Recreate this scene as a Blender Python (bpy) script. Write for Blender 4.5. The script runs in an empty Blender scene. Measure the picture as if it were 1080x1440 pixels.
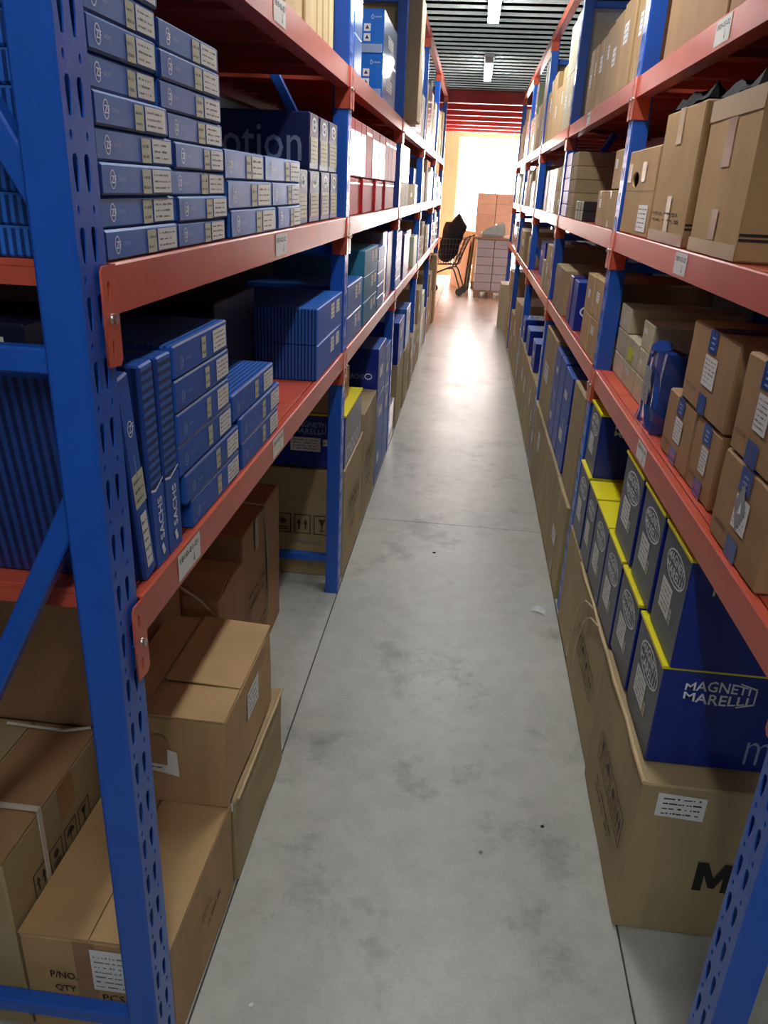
import bpy, bmesh, math, random
from mathutils import Vector, Matrix
random.seed(7)
scene = bpy.context.scene
COL = scene.collection

# ------------------------------------------------------------------ camera
cd = bpy.data.cameras.new('camera'); cam = bpy.data.objects.new('camera', cd); COL.objects.link(cam)
cd.sensor_fit = 'VERTICAL'; cd.sensor_height = 36.0; cd.sensor_width = 27.0
cd.lens = 36.0 * 1085.0 / 1440.0
cd.clip_start = 0.02; cd.clip_end = 100
RT = Vector((0.99299329, 0.10970863, 0.04391289)); UP = Vector((-0.08277308, 0.38052371, 0.92105935)); FW = Vector((-0.08433827, 0.91824056, -0.38693841))
M = Matrix(((RT.x, UP.x, -FW.x, 0), (RT.y, UP.y, -FW.y, 0), (RT.z, UP.z, -FW.z, 1.65), (0, 0, 0, 1)))
cam.matrix_world = M
scene.camera = cam

# ------------------------------------------------------------------ world, exposure, light levels
w = bpy.data.worlds.new('world'); scene.world = w; w.use_nodes = True
w.node_tree.nodes['Background'].inputs[0].default_value = (0.9, 0.95, 1.0, 1)
w.node_tree.nodes['Background'].inputs[1].default_value = 1.0
vs = scene.view_settings
vs.view_transform = 'Standard'; vs.look = 'None'; vs.exposure = 1.3; vs.gamma = 1.0; vs.use_curve_mapping = False
TUBE_STRENGTH = 26.0
WINDOW_STRENGTH = 11.0

# ------------------------------------------------------------------ layout constants (metres)
XL, XR = -0.46, 0.50            # aisle faces of the two racks
LV = [0.0, 1.058, 1.545, 2.024, 2.82]   # floor, shelf levels, top beams
HB = 0.064                      # beam height
U0, BAY, PW, PD = 0.907, 2.044, 0.081, 0.054
DEPTH = 0.60
NB = 5
POST = [U0 + i * BAY for i in range(NB + 1)]

# ------------------------------------------------------------------ materials
def srgb(r, g, b):
    f = lambda c: (c / 255 / 12.92) if c / 255 <= 0.04045 else ((c / 255 + 0.055) / 1.055) ** 2.4
    return (f(r), f(g), f(b), 1)
MATS = {}
def mat(name, col, rough=0.6, metal=0.0, var=0.0, scale=8.0, bump=0.0, bscale=60.0, stretch=(1, 1, 1), coat=0.0, emis=None, estr=0.0, spec=0.5):
    if name in MATS: return MATS[name]
    m = bpy.data.materials.new(name); m.use_nodes = True
    nt = m.node_tree; b = nt.nodes['Principled BSDF']
    b.inputs['Base Color'].default_value = col
    b.inputs['Roughness'].default_value = rough
    b.inputs['Metallic'].default_value = metal
    b.inputs['Specular IOR Level'].default_value = spec
    b.inputs['Coat Weight'].default_value = coat
    b.inputs['Coat Roughness'].default_value = 0.12
    if emis:
        b.inputs['Emission Color'].default_value = emis; b.inputs['Emission Strength'].default_value = estr
    if var or bump:
        tc = nt.nodes.new('ShaderNodeTexCoord'); mp = nt.nodes.new('ShaderNodeMapping')
        mp.inputs['Scale'].default_value = stretch
        oi = nt.nodes.new('ShaderNodeObjectInfo')
        nt.links.new(tc.outputs['Object'], mp.inputs['Vector'])
        cb = nt.nodes.new('ShaderNodeCombineXYZ'); ml = nt.nodes.new('ShaderNodeMath'); ml.operation = 'MULTIPLY'; ml.inputs[1].default_value = 37.0
        nt.links.new(oi.outputs['Random'], ml.inputs[0])
        for k in range(3): nt.links.new(ml.outputs[0], cb.inputs[k])
        nt.links.new(cb.outputs[0], mp.inputs['Location'])
    if var:
        n = nt.nodes.new('ShaderNodeTexNoise'); n.inputs['Scale'].default_value = scale; n.inputs['Detail'].default_value = 5; n.inputs['Roughness'].default_value = 0.6
        nt.links.new(mp.outputs[0], n.inputs['Vector'])
        mr = nt.nodes.new('ShaderNodeMapRange'); mr.inputs['From Min'].default_value = 0.3; mr.inputs['From Max'].default_value = 0.7
        mr.inputs['To Min'].default_value = 1 - var; mr.inputs['To Max'].default_value = 1 + var
        nt.links.new(n.outputs['Fac'], mr.inputs['Value'])
        # each individual differs a little in tone
        mr2 = nt.nodes.new('ShaderNodeMapRange'); mr2.inputs['To Min'].default_value = 1 - var * 0.6; mr2.inputs['To Max'].default_value = 1 + var * 0.6
        nt.links.new(oi.outputs['Random'], mr2.inputs['Value'])
        mu = nt.nodes.new('ShaderNodeMath'); mu.operation = 'MULTIPLY'
        nt.links.new(mr.outputs[0], mu.inputs[0]); nt.links.new(mr2.outputs[0], mu.inputs[1])
        vm = nt.nodes.new('ShaderNodeVectorMath'); vm.operation = 'SCALE'
        vm.inputs[0].default_value = col[:3]
        nt.links.new(mu.outputs[0], vm.inputs['Scale']); nt.links.new(vm.outputs[0], b.inputs['Base Color'])
    if bump:
        n2 = nt.nodes.new('ShaderNodeTexNoise'); n2.inputs['Scale'].default_value = bscale; n2.inputs['Detail'].default_value = 3
        nt.links.new(mp.outputs[0], n2.inputs['Vector'])
        bp = nt.nodes.new('ShaderNodeBump'); bp.inputs['Strength'].default_value = bump; bp.inputs['Distance'].default_value = 0.01
        nt.links.new(n2.outputs['Fac'], bp.inputs['Height']); nt.links.new(bp.outputs[0], b.inputs['Normal'])
    MATS[name] = m; return m

def ribbed(name, c1, c2, axis, pitch=0.011, rough=0.45):
    """printed fine stripes (flat print on the box)"""
    m = bpy.data.materials.new(name); m.use_nodes = True; nt = m.node_tree; b = nt.nodes['Principled BSDF']
    b.inputs['Roughness'].default_value = rough
    tc = nt.nodes.new('ShaderNodeTexCoord'); wv = nt.nodes.new('ShaderNodeTexWave'); wv.wave_type = 'BANDS'; wv.bands_direction = axis
    wv.inputs['Scale'].default_value = 1.0 / pitch * 0.314; wv.inputs['Distortion'].default_value = 0
    nt.links.new(tc.outputs['Object'], wv.inputs['Vector'])
    cr = nt.nodes.new('ShaderNodeValToRGB'); cr.color_ramp.elements[0].position = 0.35; cr.color_ramp.elements[1].position = 0.65
    cr.color_ramp.elements[0].color = c1; cr.color_ramp.elements[1].color = c2
    nt.links.new(wv.outputs['Fac'], cr.inputs[0]); nt.links.new(cr.outputs[0], b.inputs['Base Color'])
    MATS[name] = m; return m

BLUE = mat('post_blue_paint', srgb(28, 90, 192), 0.35, var=0.06, scale=6, bump=0.05, bscale=120, coat=0.2)
ORANGE = mat('beam_orange_paint', srgb(206, 88, 62), 0.33, var=0.10, scale=5, bump=0.04, bscale=90, coat=0.2)
ORANGE2 = mat('deck_orange_paint', srgb(198, 84, 62), 0.4, var=0.08, scale=4)
STEEL = mat('bolt_steel', srgb(200, 198, 190), 0.3, metal=0.9)
TAN = mat('cardboard_tan', srgb(184, 150, 104), 0.75, var=0.12, scale=5, bump=0.12, bscale=40, stretch=(1, 1, 0.35))
TAN2 = mat('cardboard_olive', srgb(174, 153, 112), 0.72, var=0.12, scale=5, bump=0.12, bscale=40, stretch=(1, 1, 0.35))
TAN3 = mat('cardboard_brown', srgb(165, 128, 90), 0.75, var=0.12, scale=5, bump=0.12, bscale=40, stretch=(1, 1, 0.35))
CREAM = mat('cardboard_cream', srgb(214, 194, 146), 0.7, var=0.10, scale=5, stretch=(1, 1, 0.3))
PALE = mat('cardboard_pale', srgb(190, 180, 150), 0.6, var=0.12, scale=5, stretch=(1, 1, 0.3))
EDGE = mat('cardboard_torn_edge', srgb(205, 180, 138), 0.8, var=0.1)
TAPE = mat('brown_tape', srgb(158, 118, 80), 0.35, var=0.08, coat=0.1)
CLEAR = mat('glossy_clear_tape', srgb(186, 158, 116), 0.32, var=0.06, coat=0.1)
BTAPE = mat('printed_blue_tape', srgb(40, 82, 160), 0.2, var=0.1, coat=0.5)
WHITE = mat('label_white', srgb(234, 233, 228), 0.5)
YLAB = mat('label_pale_yellow', srgb(200, 198, 170), 0.5)
INK = mat('ink_black', srgb(30, 28, 28), 0.6)
INKG = mat('ink_grey', srgb(128, 126, 122), 0.6)
INKB = mat('ink_brown', srgb(74, 54, 38), 0.7)
INKW = mat('ink_white', srgb(236, 240, 244), 0.5)
INKL = mat('ink_light_blue', srgb(150, 170, 205), 0.5)
SBLUE = mat('box_blue_gloss', srgb(56, 108, 188), 0.38, var=0.07, scale=6)
SBLUE2 = mat('box_blue_deep', srgb(34, 88, 178), 0.45, var=0.07, scale=6)
RIBX = ribbed('box_stripes_across', srgb(18, 52, 120), srgb(44, 116, 214), 'X')
RIBZ = ribbed('box_stripes_level', srgb(16, 42, 100), srgb(46, 100, 180), 'Z', 0.014)
RIBDX = ribbed('box_stripes_dark', srgb(16, 34, 84), srgb(34, 66, 140), 'X', 0.015)
NAVY = mat('box_navy', srgb(14, 30, 96), 0.4, var=0.06, coat=0.15)
DNAVY = mat('box_dark_navy', srgb(10, 16, 48), 0.45, var=0.06)
MMBLUE = mat('box_royal_blue', srgb(8, 40, 138), 0.35, var=0.05, coat=0.2)
MMGREY = mat('box_slate_grey', srgb(74, 80, 94), 0.42, var=0.06, coat=0.1)
MMGREY2 = mat('box_light_slate', srgb(134, 136, 144), 0.42, var=0.06)
YELLOW = mat('box_lid_yellow', srgb(240, 226, 30), 0.4, var=0.04)
TEAL = mat('box_teal', srgb(44, 124, 160), 0.5, var=0.08)
SKY = mat('box_bright_blue', srgb(40, 116, 214), 0.25, var=0.06, coat=0.6)
RED = mat('box_red_gloss', srgb(190, 30, 38), 0.5, var=0.08, spec=0.3)
PINK = mat('box_white_and_glare', srgb(232, 222, 222), 0.2, coat=0.7)  # white box fronts and bands, also the glare painted on red boxes
GREYW = mat('grey_wrap', srgb(150, 150, 160), 0.25, var=0.15, scale=12, coat=0.6)
PURPLE = mat('box_purple_blue', srgb(62, 58, 130), 0.35, var=0.08)
BLACK = mat('black_plastic', srgb(20, 18, 22), 0.6, var=0.2, spec=0.25)
DARKBOX = mat('box_black_brown', srgb(40, 32, 34), 0.4)
GREEN = mat('box_pale_green', srgb(190, 204, 170), 0.45, var=0.1)
LIME = mat('sticker_lime', srgb(196, 210, 40), 0.5)
TWINE = mat('twine', srgb(196, 182, 152), 0.8, var=0.1)
STRAP = mat('white_strap', srgb(214, 206, 188), 0.4)
ALU = mat('light_housing', srgb(210, 214, 216), 0.4)
TUBE = mat('tube_lit', (1, 1, 1, 1), 0.4, emis=(0.97, 0.99, 1.0, 1), estr=TUBE_STRENGTH)
SKYPANE = mat('daylight_pane', (1, 1, 1, 1), 0.3, emis=(1.0, 0.985, 0.95, 1), estr=WINDOW_STRENGTH)
DECKSTEEL = mat('corrugated_zinc', srgb(196, 202, 198), 0.40, metal=0.25, var=0.08, scale=3)
REDSTEEL = mat('red_joist_paint', srgb(190, 52, 44), 0.45, var=0.06)
WALLG = mat('wall_grey_plaster', srgb(92, 92, 96), 0.85, var=0.06, scale=2)
WALLO = mat('wall_orange_paint', srgb(240, 180, 142), 0.7, var=0.05, scale=2)
CHROME = mat('cart_chrome', srgb(72, 70, 72), 0.45, metal=0.2)
RUBBER = mat('wheel_rubber', srgb(60, 66, 60), 0.6)
WOOD = mat('pallet_wood', srgb(150, 118, 92), 0.8, var=0.15, scale=6, stretch=(1, 6, 6))
PWHITE = mat('pallet_carton_greywhite', srgb(178, 170, 172), 0.5, var=0.06, coat=0.3)
PEACH = mat('carton_peach', srgb(222, 198, 174), 0.7, var=0.06)
FILM = mat('clear_film_bundle', srgb(176, 196, 190), 0.12, var=0.15, scale=10, coat=0.8)

def concrete():
    m = bpy.data.materials.new('concrete_floor'); m.use_nodes = True; nt = m.node_tree; b = nt.nodes['Principled BSDF']
    geo = nt.nodes.new('ShaderNodeNewGeometry')
    def noise(s, d, r=0.6):
        n = nt.nodes.new('ShaderNodeTexNoise'); n.inputs['Scale'].default_value = s; n.inputs['Detail'].default_value = d; n.inputs['Roughness'].default_value = r
        nt.links.new(geo.outputs['Position'], n.inputs['Vector']); return n
    def ramp(n, p0, c0, p1, c1):
        r = nt.nodes.new('ShaderNodeValToRGB'); r.color_ramp.elements[0].position = p0; r.color_ramp.elements[1].position = p1
        r.color_ramp.elements[0].color = c0; r.color_ramp.elements[1].color = c1; nt.links.new(n.outputs['Fac'], r.inputs[0]); return r
    def mul(a, c, f):
        x = nt.nodes.new('ShaderNodeMix'); x.data_type = 'RGBA'; x.blend_type = 'MULTIPLY'; x.inputs[0].default_value = f
        nt.links.new(a, x.inputs[6]); nt.links.new(c, x.inputs[7]); return x.outputs[2]
    base = ramp(noise(1.1, 6), 0.3, srgb(182, 183, 173), 0.7, srgb(206, 207, 198))
    mott = ramp(noise(11, 9, 0.75), 0.32, (0.78, 0.78, 0.77, 1), 0.62, (1, 1, 1, 1))
    fine = ramp(noise(160, 3, 0.7), 0.25, (0.80, 0.80, 0.80, 1), 0.6, (1, 1, 1, 1))
    stain = ramp(noise(2.3, 7, 0.72), 0.34, (0.52, 0.52, 0.50, 1), 0.46, (1, 1, 1, 1))
    c = mul(base.outputs[0], mott.outputs[0], 0.8); c = mul(c, fine.outputs[0], 0.7); c = mul(c, stain.outputs[0], 0.75)
    nt.links.new(c, b.inputs['Base Color'])
    rr = nt.nodes.new('ShaderNodeMapRange'); rr.inputs['To Min'].default_value = 0.24; rr.inputs['To Max'].default_value = 0.46
    nt.links.new(noise(3.5, 5).outputs['Fac'], rr.inputs['Value']); nt.links.new(rr.outputs[0], b.inputs['Roughness'])
    bp = nt.nodes.new('ShaderNodeBump'); bp.inputs['Strength'].default_value = 0.28; bp.inputs['Distance'].default_value = 0.004
    nt.links.new(noise(28, 6, 0.65).outputs['Fac'], bp.inputs['Height']); nt.links.new(bp.outputs[0], b.inputs['Normal'])
    return m
CONC = concrete()
JOINT = mat('joint_filler_dark', srgb(70, 68, 64), 0.9)

# ------------------------------------------------------------------ mesh helpers
def link(name, me, parent=None, loc=(0, 0, 0), rot=(0, 0, 0)):
    o = bpy.data.objects.new(name, me); COL.objects.link(o)
    o.parent = parent; o.location = loc; o.rotation_euler = rot
    return o
def tag(o, label, cat, group=None):
    o['label'] = label; o['category'] = cat
    if group: o['group'] = group
    return o
def struct(o):
    o['kind'] = 'structure'; return o
def bm_mesh(bm, name, mats):
    me = bpy.data.meshes.new(name); bm.to_mesh(me); bm.free()
    for m in mats: me.materials.append(m)
    return me
def bx(bm, x0, x1, y0, y1, z0, z1, mi=0, bevel=0.0):
    r = bmesh.ops.create_cube(bm, size=1.0)
    vsx = r['verts']
    for v in vsx:
        v.co = Vector(((x0 + x1) / 2 + v.co.x * (x1 - x0), (y0 + y1) / 2 + v.co.y * (y1 - y0), (z0 + z1) / 2 + v.co.z * (z1 - z0)))
    fs = set(f for v in vsx for f in v.link_faces)
    for f in fs: f.material_index = mi
    if bevel:
        es = list(set(e for v in vsx for e in v.link_edges))
        bmesh.ops.bevel(bm, geom=es, offset=bevel, segments=1, affect='EDGES', material=mi)
def box_mesh(name, x0, x1, y0, y1, z0, z1, m, bevel=0.0):
    bm = bmesh.new(); bx(bm, x0, x1, y0, y1, z0, z1, 0, bevel)
    return bm_mesh(bm, name, [m])
def tube(bm, pts, r, n=6, mi=0, closed=False):
    pts = [Vector(p) for p in pts]; rings = []
    N = len(pts)
    for i, p in enumerate(pts):
        if closed: t = pts[(i + 1) % N] - pts[i - 1]
        else: t = pts[min(i + 1, N - 1)] - pts[max(i - 1, 0)]
        t.normalize()
        a = t.cross(Vector((0, 0, 1)))
        if a.length < 1e-3: a = t.cross(Vector((0, 1, 0)))
        a.normalize(); c = t.cross(a)
        rings.append([bm.verts.new(p + (a * math.cos(2 * math.pi * k / n) + c * math.sin(2 * math.pi * k / n)) * r) for k in range(n)])
    rng = range(N if closed else N - 1)
    for i in rng:
        A, B = rings[i], rings[(i + 1) % N]
        for k in range(n):
            f = bm.faces.new((A[k], A[(k + 1) % n], B[(k + 1) % n], B[k])); f.material_index = mi; f.smooth = True
    if not closed:
        bm.faces.new(rings[0]).material_index = mi; bm.faces.new(list(reversed(rings[-1]))).material_index = mi
def disc(bm, c, axis, r, t, n=16, mi=0):
    c = Vector(c); ax = Vector(axis).normalized()
    tube(bm, [c - ax * t / 2, c + ax * t / 2], r, n, mi)

# text -> flat triangles, cached (font is the built-in one)
TXT = {}
def text_geo(s, bold=0.0):
    k = (s, bold)
    if k in TXT: return TXT[k]
    cu = bpy.data.curves.new('t', 'FONT'); cu.body = s; cu.resolution_u = 2; cu.offset = bold
    ob = bpy.data.objects.new('t', cu); COL.objects.link(ob)
    dg = bpy.context.evaluated_depsgraph_get()
    me = ob.evaluated_get(dg).to_mesh()
    V = [(v.co.x, v.co.y) for v in me.vertices]; F = [tuple(p.vertices) for p in me.polygons]
    xs = [v[0] for v in V]; ys = [v[1] for v in V]
    x0, x1, y0, y1 = min(xs), max(xs), min(ys), max(ys)
    V = [((x - x0) / (x1 - x0), (y - y0) / (y1 - y0)) for x, y in V]
    asp = (x1 - x0) / (y1 - y0)
    ob.evaluated_get(dg).to_mesh_clear(); bpy.data.objects.remove(ob); bpy.data.curves.remove(cu)
    TXT[k] = (V, F, asp); return TXT[k]

class Decal:
    """flat print or sticker laid on one face of a box; u to the viewer's right, v up, metres"""
    def __init__(s): s.v = []; s.f = []; s.mi = []; s.mats = []; s.layer = 0
    def m(s, mt):
        if mt not in s.mats: s.mats.append(mt)
        return s.mats.index(mt)
    def rect(s, u0, v0, u1, v1, mt, skew=0.0):
        return s.poly([(u0, v0), (u1, v0 + skew), (u1, v1 + skew), (u0, v1)], mt)
    def poly(s, pts, mt):
        b = len(s.v); s.layer += 1
        s.v += [(u, v, s.layer * 0.00025) for u, v in pts]; s.f.append(tuple(range(b, b + len(pts)))); s.mi.append(s.m(mt)); return s
    def ring(s, cu, cv, ru, rv, t, mt, n=20):
        b = len(s.v); s.layer += 1; k = s.m(mt)
        for i in range(n):
            a = 2 * math.pi * i / n
            s.v.append((cu + ru * math.cos(a), cv + rv * math.sin(a), s.layer * 0.00025))
            s.v.append((cu + (ru - t) * math.cos(a), cv + (rv - t) * math.sin(a), s.layer * 0.00025))
        for i in range(n):
            j = (i + 1) % n
            s.f.append((b + 2 * i, b + 2 * j, b + 2 * j + 1, b + 2 * i + 1)); s.mi.append(k)
        return s
    def ell(s, cu, cv, ru, rv, mt, n=20):
        return s.poly([(cu + ru * math.cos(2 * math.pi * i / n), cv + rv * math.sin(2 * math.pi * i / n)) for i in range(n)], mt)
    def text(s, st, u0, v0, h, mt, w=None, bold=0.0, lens=None):
        V, F, asp = text_geo(st, bold); W = w if w else h * asp
        b = len(s.v); s.layer += 1; k = s.m(mt)
        for x, y in V:
            u, v = u0 + x * W, v0 + y * h
            if lens:                       # squeeze towards the ends about a centre line
                cu, cv, hw, q = lens
                v = cv + (v - cv) * (1 - q * ((u - cu) / hw) ** 2)
            s.v.append((u, v, s.layer * 0.00025))
        for f in F: s.f.append(tuple(b + i for i in f)); s.mi.append(k)
        return s
    def lines(s, u0, v0, u1, v1, n, mt, seed=0):
        r = random.Random(seed); dv = (v1 - v0) / n
        for i in range(n):
            v = v1 - (i + 0.75) * dv; x = u0
            while x < u1 - 0.2 * (u1 - u0) * r.random() - 0.02 * (u1 - u0):
                wd = (u1 - u0) * r.choice((.04, .06, .09, .14, .22, .3)); e = min(x + wd, u1)
                s.rect(x, v, e, v + dv * r.uniform(.2, .34), mt); s.layer -= 1; x = e + (u1 - u0) * r.choice((.02, .03, .06, .1))
        s.layer += 1; return s
    def mm(s, cu, cv, wd, mt, frame=True):
        h = wd * 0.40; q = 0.42
        L = (cu, cv, wd / 2, q)
        s.text('MAGNETI', cu - wd * .47, cv + h * .05, h * .45, mt, wd * .9, 0.014, L)
        s.text('MARELLI', cu - wd * .47, cv - h * .5, h * .45, mt, wd * .9, 0.014, L)
        if frame:
            t = wd * 0.022; a, b_ = wd * .5, h * .5
            e = 0.58 * b_
            s.poly([(cu + a * .55, cv + b_ * .95), (cu + a * .55, cv + b_ * .95 + t), (cu + a + t, cv + e + t), (cu + a, cv + e)], mt); s.layer -= 1
            s.poly([(cu + a, cv - e), (cu + a + t, cv - e), (cu + a + t, cv + e), (cu + a, cv + e)], mt); s.layer -= 1
            s.poly([(cu + a * .55, cv - b_ * .95 - t), (cu + a + t, cv - e - t), (cu + a, cv - e), (cu + a * .55, cv - b_ * .95)], mt)
        return s
    def put(s, root, face, name, label=None, off=0.0006):
        """face 'A' aisle, 'C' towards the entrance end, 'T' top, of a box root with custom dims"""
        dx, dy, dz, sg = root['_d']; off += root.get('_w', 0.0)
        P = []
        for u, v, o in s.v:
            o += off
            if face == 'A': P.append((dx / 2 + o, -dy / 2 + u, v))
            elif face == 'C':
                if sg > 0: P.append((-dx / 2 + u, -dy / 2 - o, v))
                else: P.append((dx / 2 - u, dy / 2 + o, v))
            else:          # top: u along the width to the right as seen from the entrance, v away
                if sg > 0: P.append((-dx / 2 + u, -dy / 2 + v, dz + o))
                else: P.append((dx / 2 - u, dy / 2 - v, dz + o))
        me = bpy.data.meshes.new(name); me.from_pydata(P, [], s.f)
        for m_ in s.mats: me.materials.append(m_)
        me.polygons.foreach_set('material_index', s.mi); me.update()
        o = link(name, me, root)
        if label: o['label'] = label
        return o

# ------------------------------------------------------------------ boxes
ORD = ['first', 'second', 'third', 'fourth', 'fifth', 'sixth', 'seventh', 'eighth', 'ninth', 'tenth', 'eleventh', 'twelfth', 'thirteenth', 'fourteenth', 'fifteenth', 'sixteenth', 'seventeenth', 'eighteenth', 'nineteenth', 'twentieth']
BAYN = ['nearest', 'second', 'third', 'fourth', 'farthest']
LEVN = ['floor', 'lower shelf', 'middle shelf', 'upper shelf']

def raw_box(name, side, xf, y0, y1, z0, dx, dz, mats, bevel=0.003, wear=0.0, lean=0.0, yaw=0.0):
    """box whose aisle face lies at x = xf; mats = aisle, ends, top"""
    sg = 1 if side == 'left' else -1
    dy = y1 - y0
    bm = bmesh.new(); bx(bm, -dx / 2, dx / 2, -dy / 2, dy / 2, 0, dz, 0)
    if wear:
        r = random.Random(int(y0 * 1000) + int(z0 * 777))
        bmesh.ops.subdivide_edges(bm, edges=bm.edges[:], cuts=3, use_grid_fill=True)
        for v in bm.verts:
            k = wear
            v.co.x += r.uniform(-k, k) * 0.6; v.co.y += r.uniform(-k, k) * 0.6
            if v.co.z > 0.02: v.co.z += r.uniform(-k, 0)
    bevel = min(bevel, 0.15 * min(dx, dy, dz))
    sharp = [e for e in bm.edges if len(e.link_faces) == 2 and e.calc_face_angle() > 1.0]
    bmesh.ops.bevel(bm, geom=sharp, offset=bevel, segments=1, affect='EDGES')
    bm.normal_update()
    for f in bm.faces:
        n = f.normal
        f.material_index = 0 if n.x > 0.8 else (2 if n.z > 0.6 else 1)
    me = bm_mesh(bm, name, mats)
    xc = xf - sg * dx / 2
    o = link(name, me, None, (xc, (y0 + y1) / 2, z0), (0, 0, 0 if sg > 0 else math.pi))
    o.rotation_euler.z += yaw
    if lean:
        o.rotation_euler.x = lean * sg
    o['_d'] = (dx, dy, dz, sg); o['_w'] = wear * 0.6
    return o

# --- decorations, one function for each kind of box
def seed_of(o): return int(o.location.y * 991 + o.location.z * 313)
def white_label(o, face, u0, v0, u1, v1, rows=4, seed=None, name='paper_label', base=WHITE, ink=INKG):
    d = Decal(); d.rect(u0, v0, u1, v1, base)
    w_, h_ = u1 - u0, v1 - v0
    d.lines(u0 + w_ * .08, v0 + h_ * .1, u1 - w_ * .08, v1 - h_ * .06, rows, ink, seed if seed is not None else seed_of(o))
    return d.put(o, face, name)
def deco_small(o):           # flat blue part boxes with ringed logo
    dx, dy, dz, sg = o['_d']; r = random.Random(seed_of(o)); j = r.uniform(-.03, .03)
    d = Decal(); cu, cv = dy * .13, dz * .5
    d.ring(cu, cv, dz * .22, dz * .30, dz * .04, INKW, 16); d.text('ZF', cu - dz * .13, cv - dz * .12, dz * .24, INKW, bold=.02)
    d.text('SACHS', dy * .2, cv - dz * .05, dz * .13, INKL)
    d.put(o, 'A', 'printed_logo')
    white_label(o, 'A', dy * (.52 + j), dz * .06, dy * (.645 + j), dz * .86, 2, name='paper_tag', base=YLAB)
    white_label(o, 'A', dy * (.67 + j), dz * .1, dy * (.96 + j * .5), dz * .88, 3)
def deco_mid(o):
    dx, dy, dz, sg = o['_d']; r = random.Random(seed_of(o)); j = r.uniform(-.03, .03)
    d = Decal(); cu, cv = dy * .12, dz * .42
    d.ring(cu, cv, dz * .14, dz * .2, dz * .03, INKL, 14); d.text('ZF', cu - dz * .09, cv - dz * .08, dz * .16, INKL)
    d.text('SACHS', dy * .19, cv, dz * .1, INKL); d.put(o, 'A', 'printed_logo')
    white_label(o, 'A', dy * (.50 + j), dz * .16, dy * (.58 + j), dz * .84, 2, name='paper_tag', base=YLAB)
    white_label(o, 'A', dy * (.72 + j), dz * .14, dy * (.97 + j * .3), dz * .86, 4)
def deco_big(o):
    dx, dy, dz, sg = o['_d']
    white_label(o, 'A', dy * .50, dz * .42, dy * .64, dz * .86, 3, name='paper_tag')
    white_label(o, 'A', dy * .72, dz * .48, dy * .86, dz * .86, 3, name='paper_tag')
def deco_motion(o):          # narrow navy boxes with round emblem and pale label
    dx, dy, dz, sg = o['_d']
    d = Decal(); d.rect(dy * .05, dz * .62, dy * .95, dz * .98, MMGREY); d.ring(dy * .5, dz * .8, dy * .26, dz * .13, dy * .05, INKW, 16)
    d.text('M', dy * .33, dz * .75, dz * .1, INKW, dy * .34, .02); d.put(o, 'A', 'printed_emblem')
    white_label(o, 'A', dy * .12, dz * .12, dy * .9, dz * .58, 5, base=YLAB)
def deco_motion_side(o):
    deco_motion(o); dx, dy, dz, sg = o['_d']
    d = Decal(); d.text('motion', dx * .33, dz * .14, dz * .62, INKL, dx * .625, .004); d.put(o, 'C', 'printed_word')
def lid_rim(o):
    dx, dy, dz, sg = o['_d']; e = .0012
    bm = bmesh.new(); bx(bm, -dx / 2 - e, dx / 2 + e + .003, -dy / 2 - e, dy / 2 + e, dz - .006, dz + .0015); link('lid', bm_mesh(bm, 'lid', [YELLOW]), o)
def deco_mm(o):
    dx, dy, dz, sg = o['_d']; lid_rim(o)
    d = Decal(); cu, cv = dy * .56, dz * .74
    ww = min(dy * .66, .17); d.mm(cu, cv, ww, INKW, False)
    d.ring(cu, cv, ww * .55, ww * .27, ww * .03, INKW, 18)
    d.put(o, 'A', 'printed_logo')
    white_label(o, 'A', dy * .2, dz * .26, dy * .6, dz * .55, 5)
    white_label(o, 'A', dy * .62, dz * .26, dy * .70, dz * .40, 2, name='paper_tag', base=YLAB)
    off = 0.0 if sg < 0 else dx - .42
    c = Decal()
    c.mm(off + .125, dz * .78, .155, INKW); c.put(o, 'C', 'printed_brand')
    c = Decal(); c.text('motion', off + .215, dz * .08, dz * .34, INKL, .42 - .02 - .18 + .02, -.012) if sg < 0 else c.text('motion', dx * .05, dz * .06, dz * .2, INKL, dx * .45, -.012)
    c.put(o, 'C', 'printed_word')
    t = Decal(); t.ring(dx * .32, dy * .5, .05, .04, .003, INK, 16); t.text('MM', dx * .32 - .035, dy * .5 - .015, .03, INK, .07, .02); t.put(o, 'T', 'printed_lid_emblem', off=.0022)
def deco_mm_left(o):
    dx, dy, dz, sg = o['_d']; lid_rim(o)
    d = Decal(); d.text('motion', dy * .10, dz * .06, dz * .42, INKW, dy * .86, -.01); d.put(o, 'A', 'printed_word')
    c = Decal(); c.mm(dx - .155, dz * .74, .14, INKL); c.put(o, 'C', 'printed_brand')
    white_label(o, 'C', dx - .235, dz * .30, dx - .105, dz * .56, 4)
    white_label(o, 'C', dx - .095, dz * .42, dx - .075, dz * .54, 1, name='paper_tag', base=YLAB)
def top_seam(o, tape=TAPE):
    dx, dy, dz, sg = o['_d']
    d = Decal(); d.rect(dx * .5 - .024, 0, dx * .5 + .024, dy, tape); d.put(o, 'T', 'packing_tape')
def deco_carton(o):
    dx, dy, dz, sg = o['_d']; r = random.Random(seed_of(o))
    if r.random() < .7 and dy > .1:
        a = r.uniform(.15, .45); b = r.uniform(.35, .6)
        white_label(o, 'A', dy * a, dz * b, dy * min(a + r.uniform(.25, .4), .95), dz * (b + r.uniform(.15, .25)), 3)
    if r.random() < .5:
        for va, vb in ((.78, .995), (.005, .2)): d = Decal(); d.rect(dy * .46, dz * va, dy * .54, dz * vb, CLEAR); d.put(o, 'A', 'packing_tape')
def deco_none(o): pass
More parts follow.
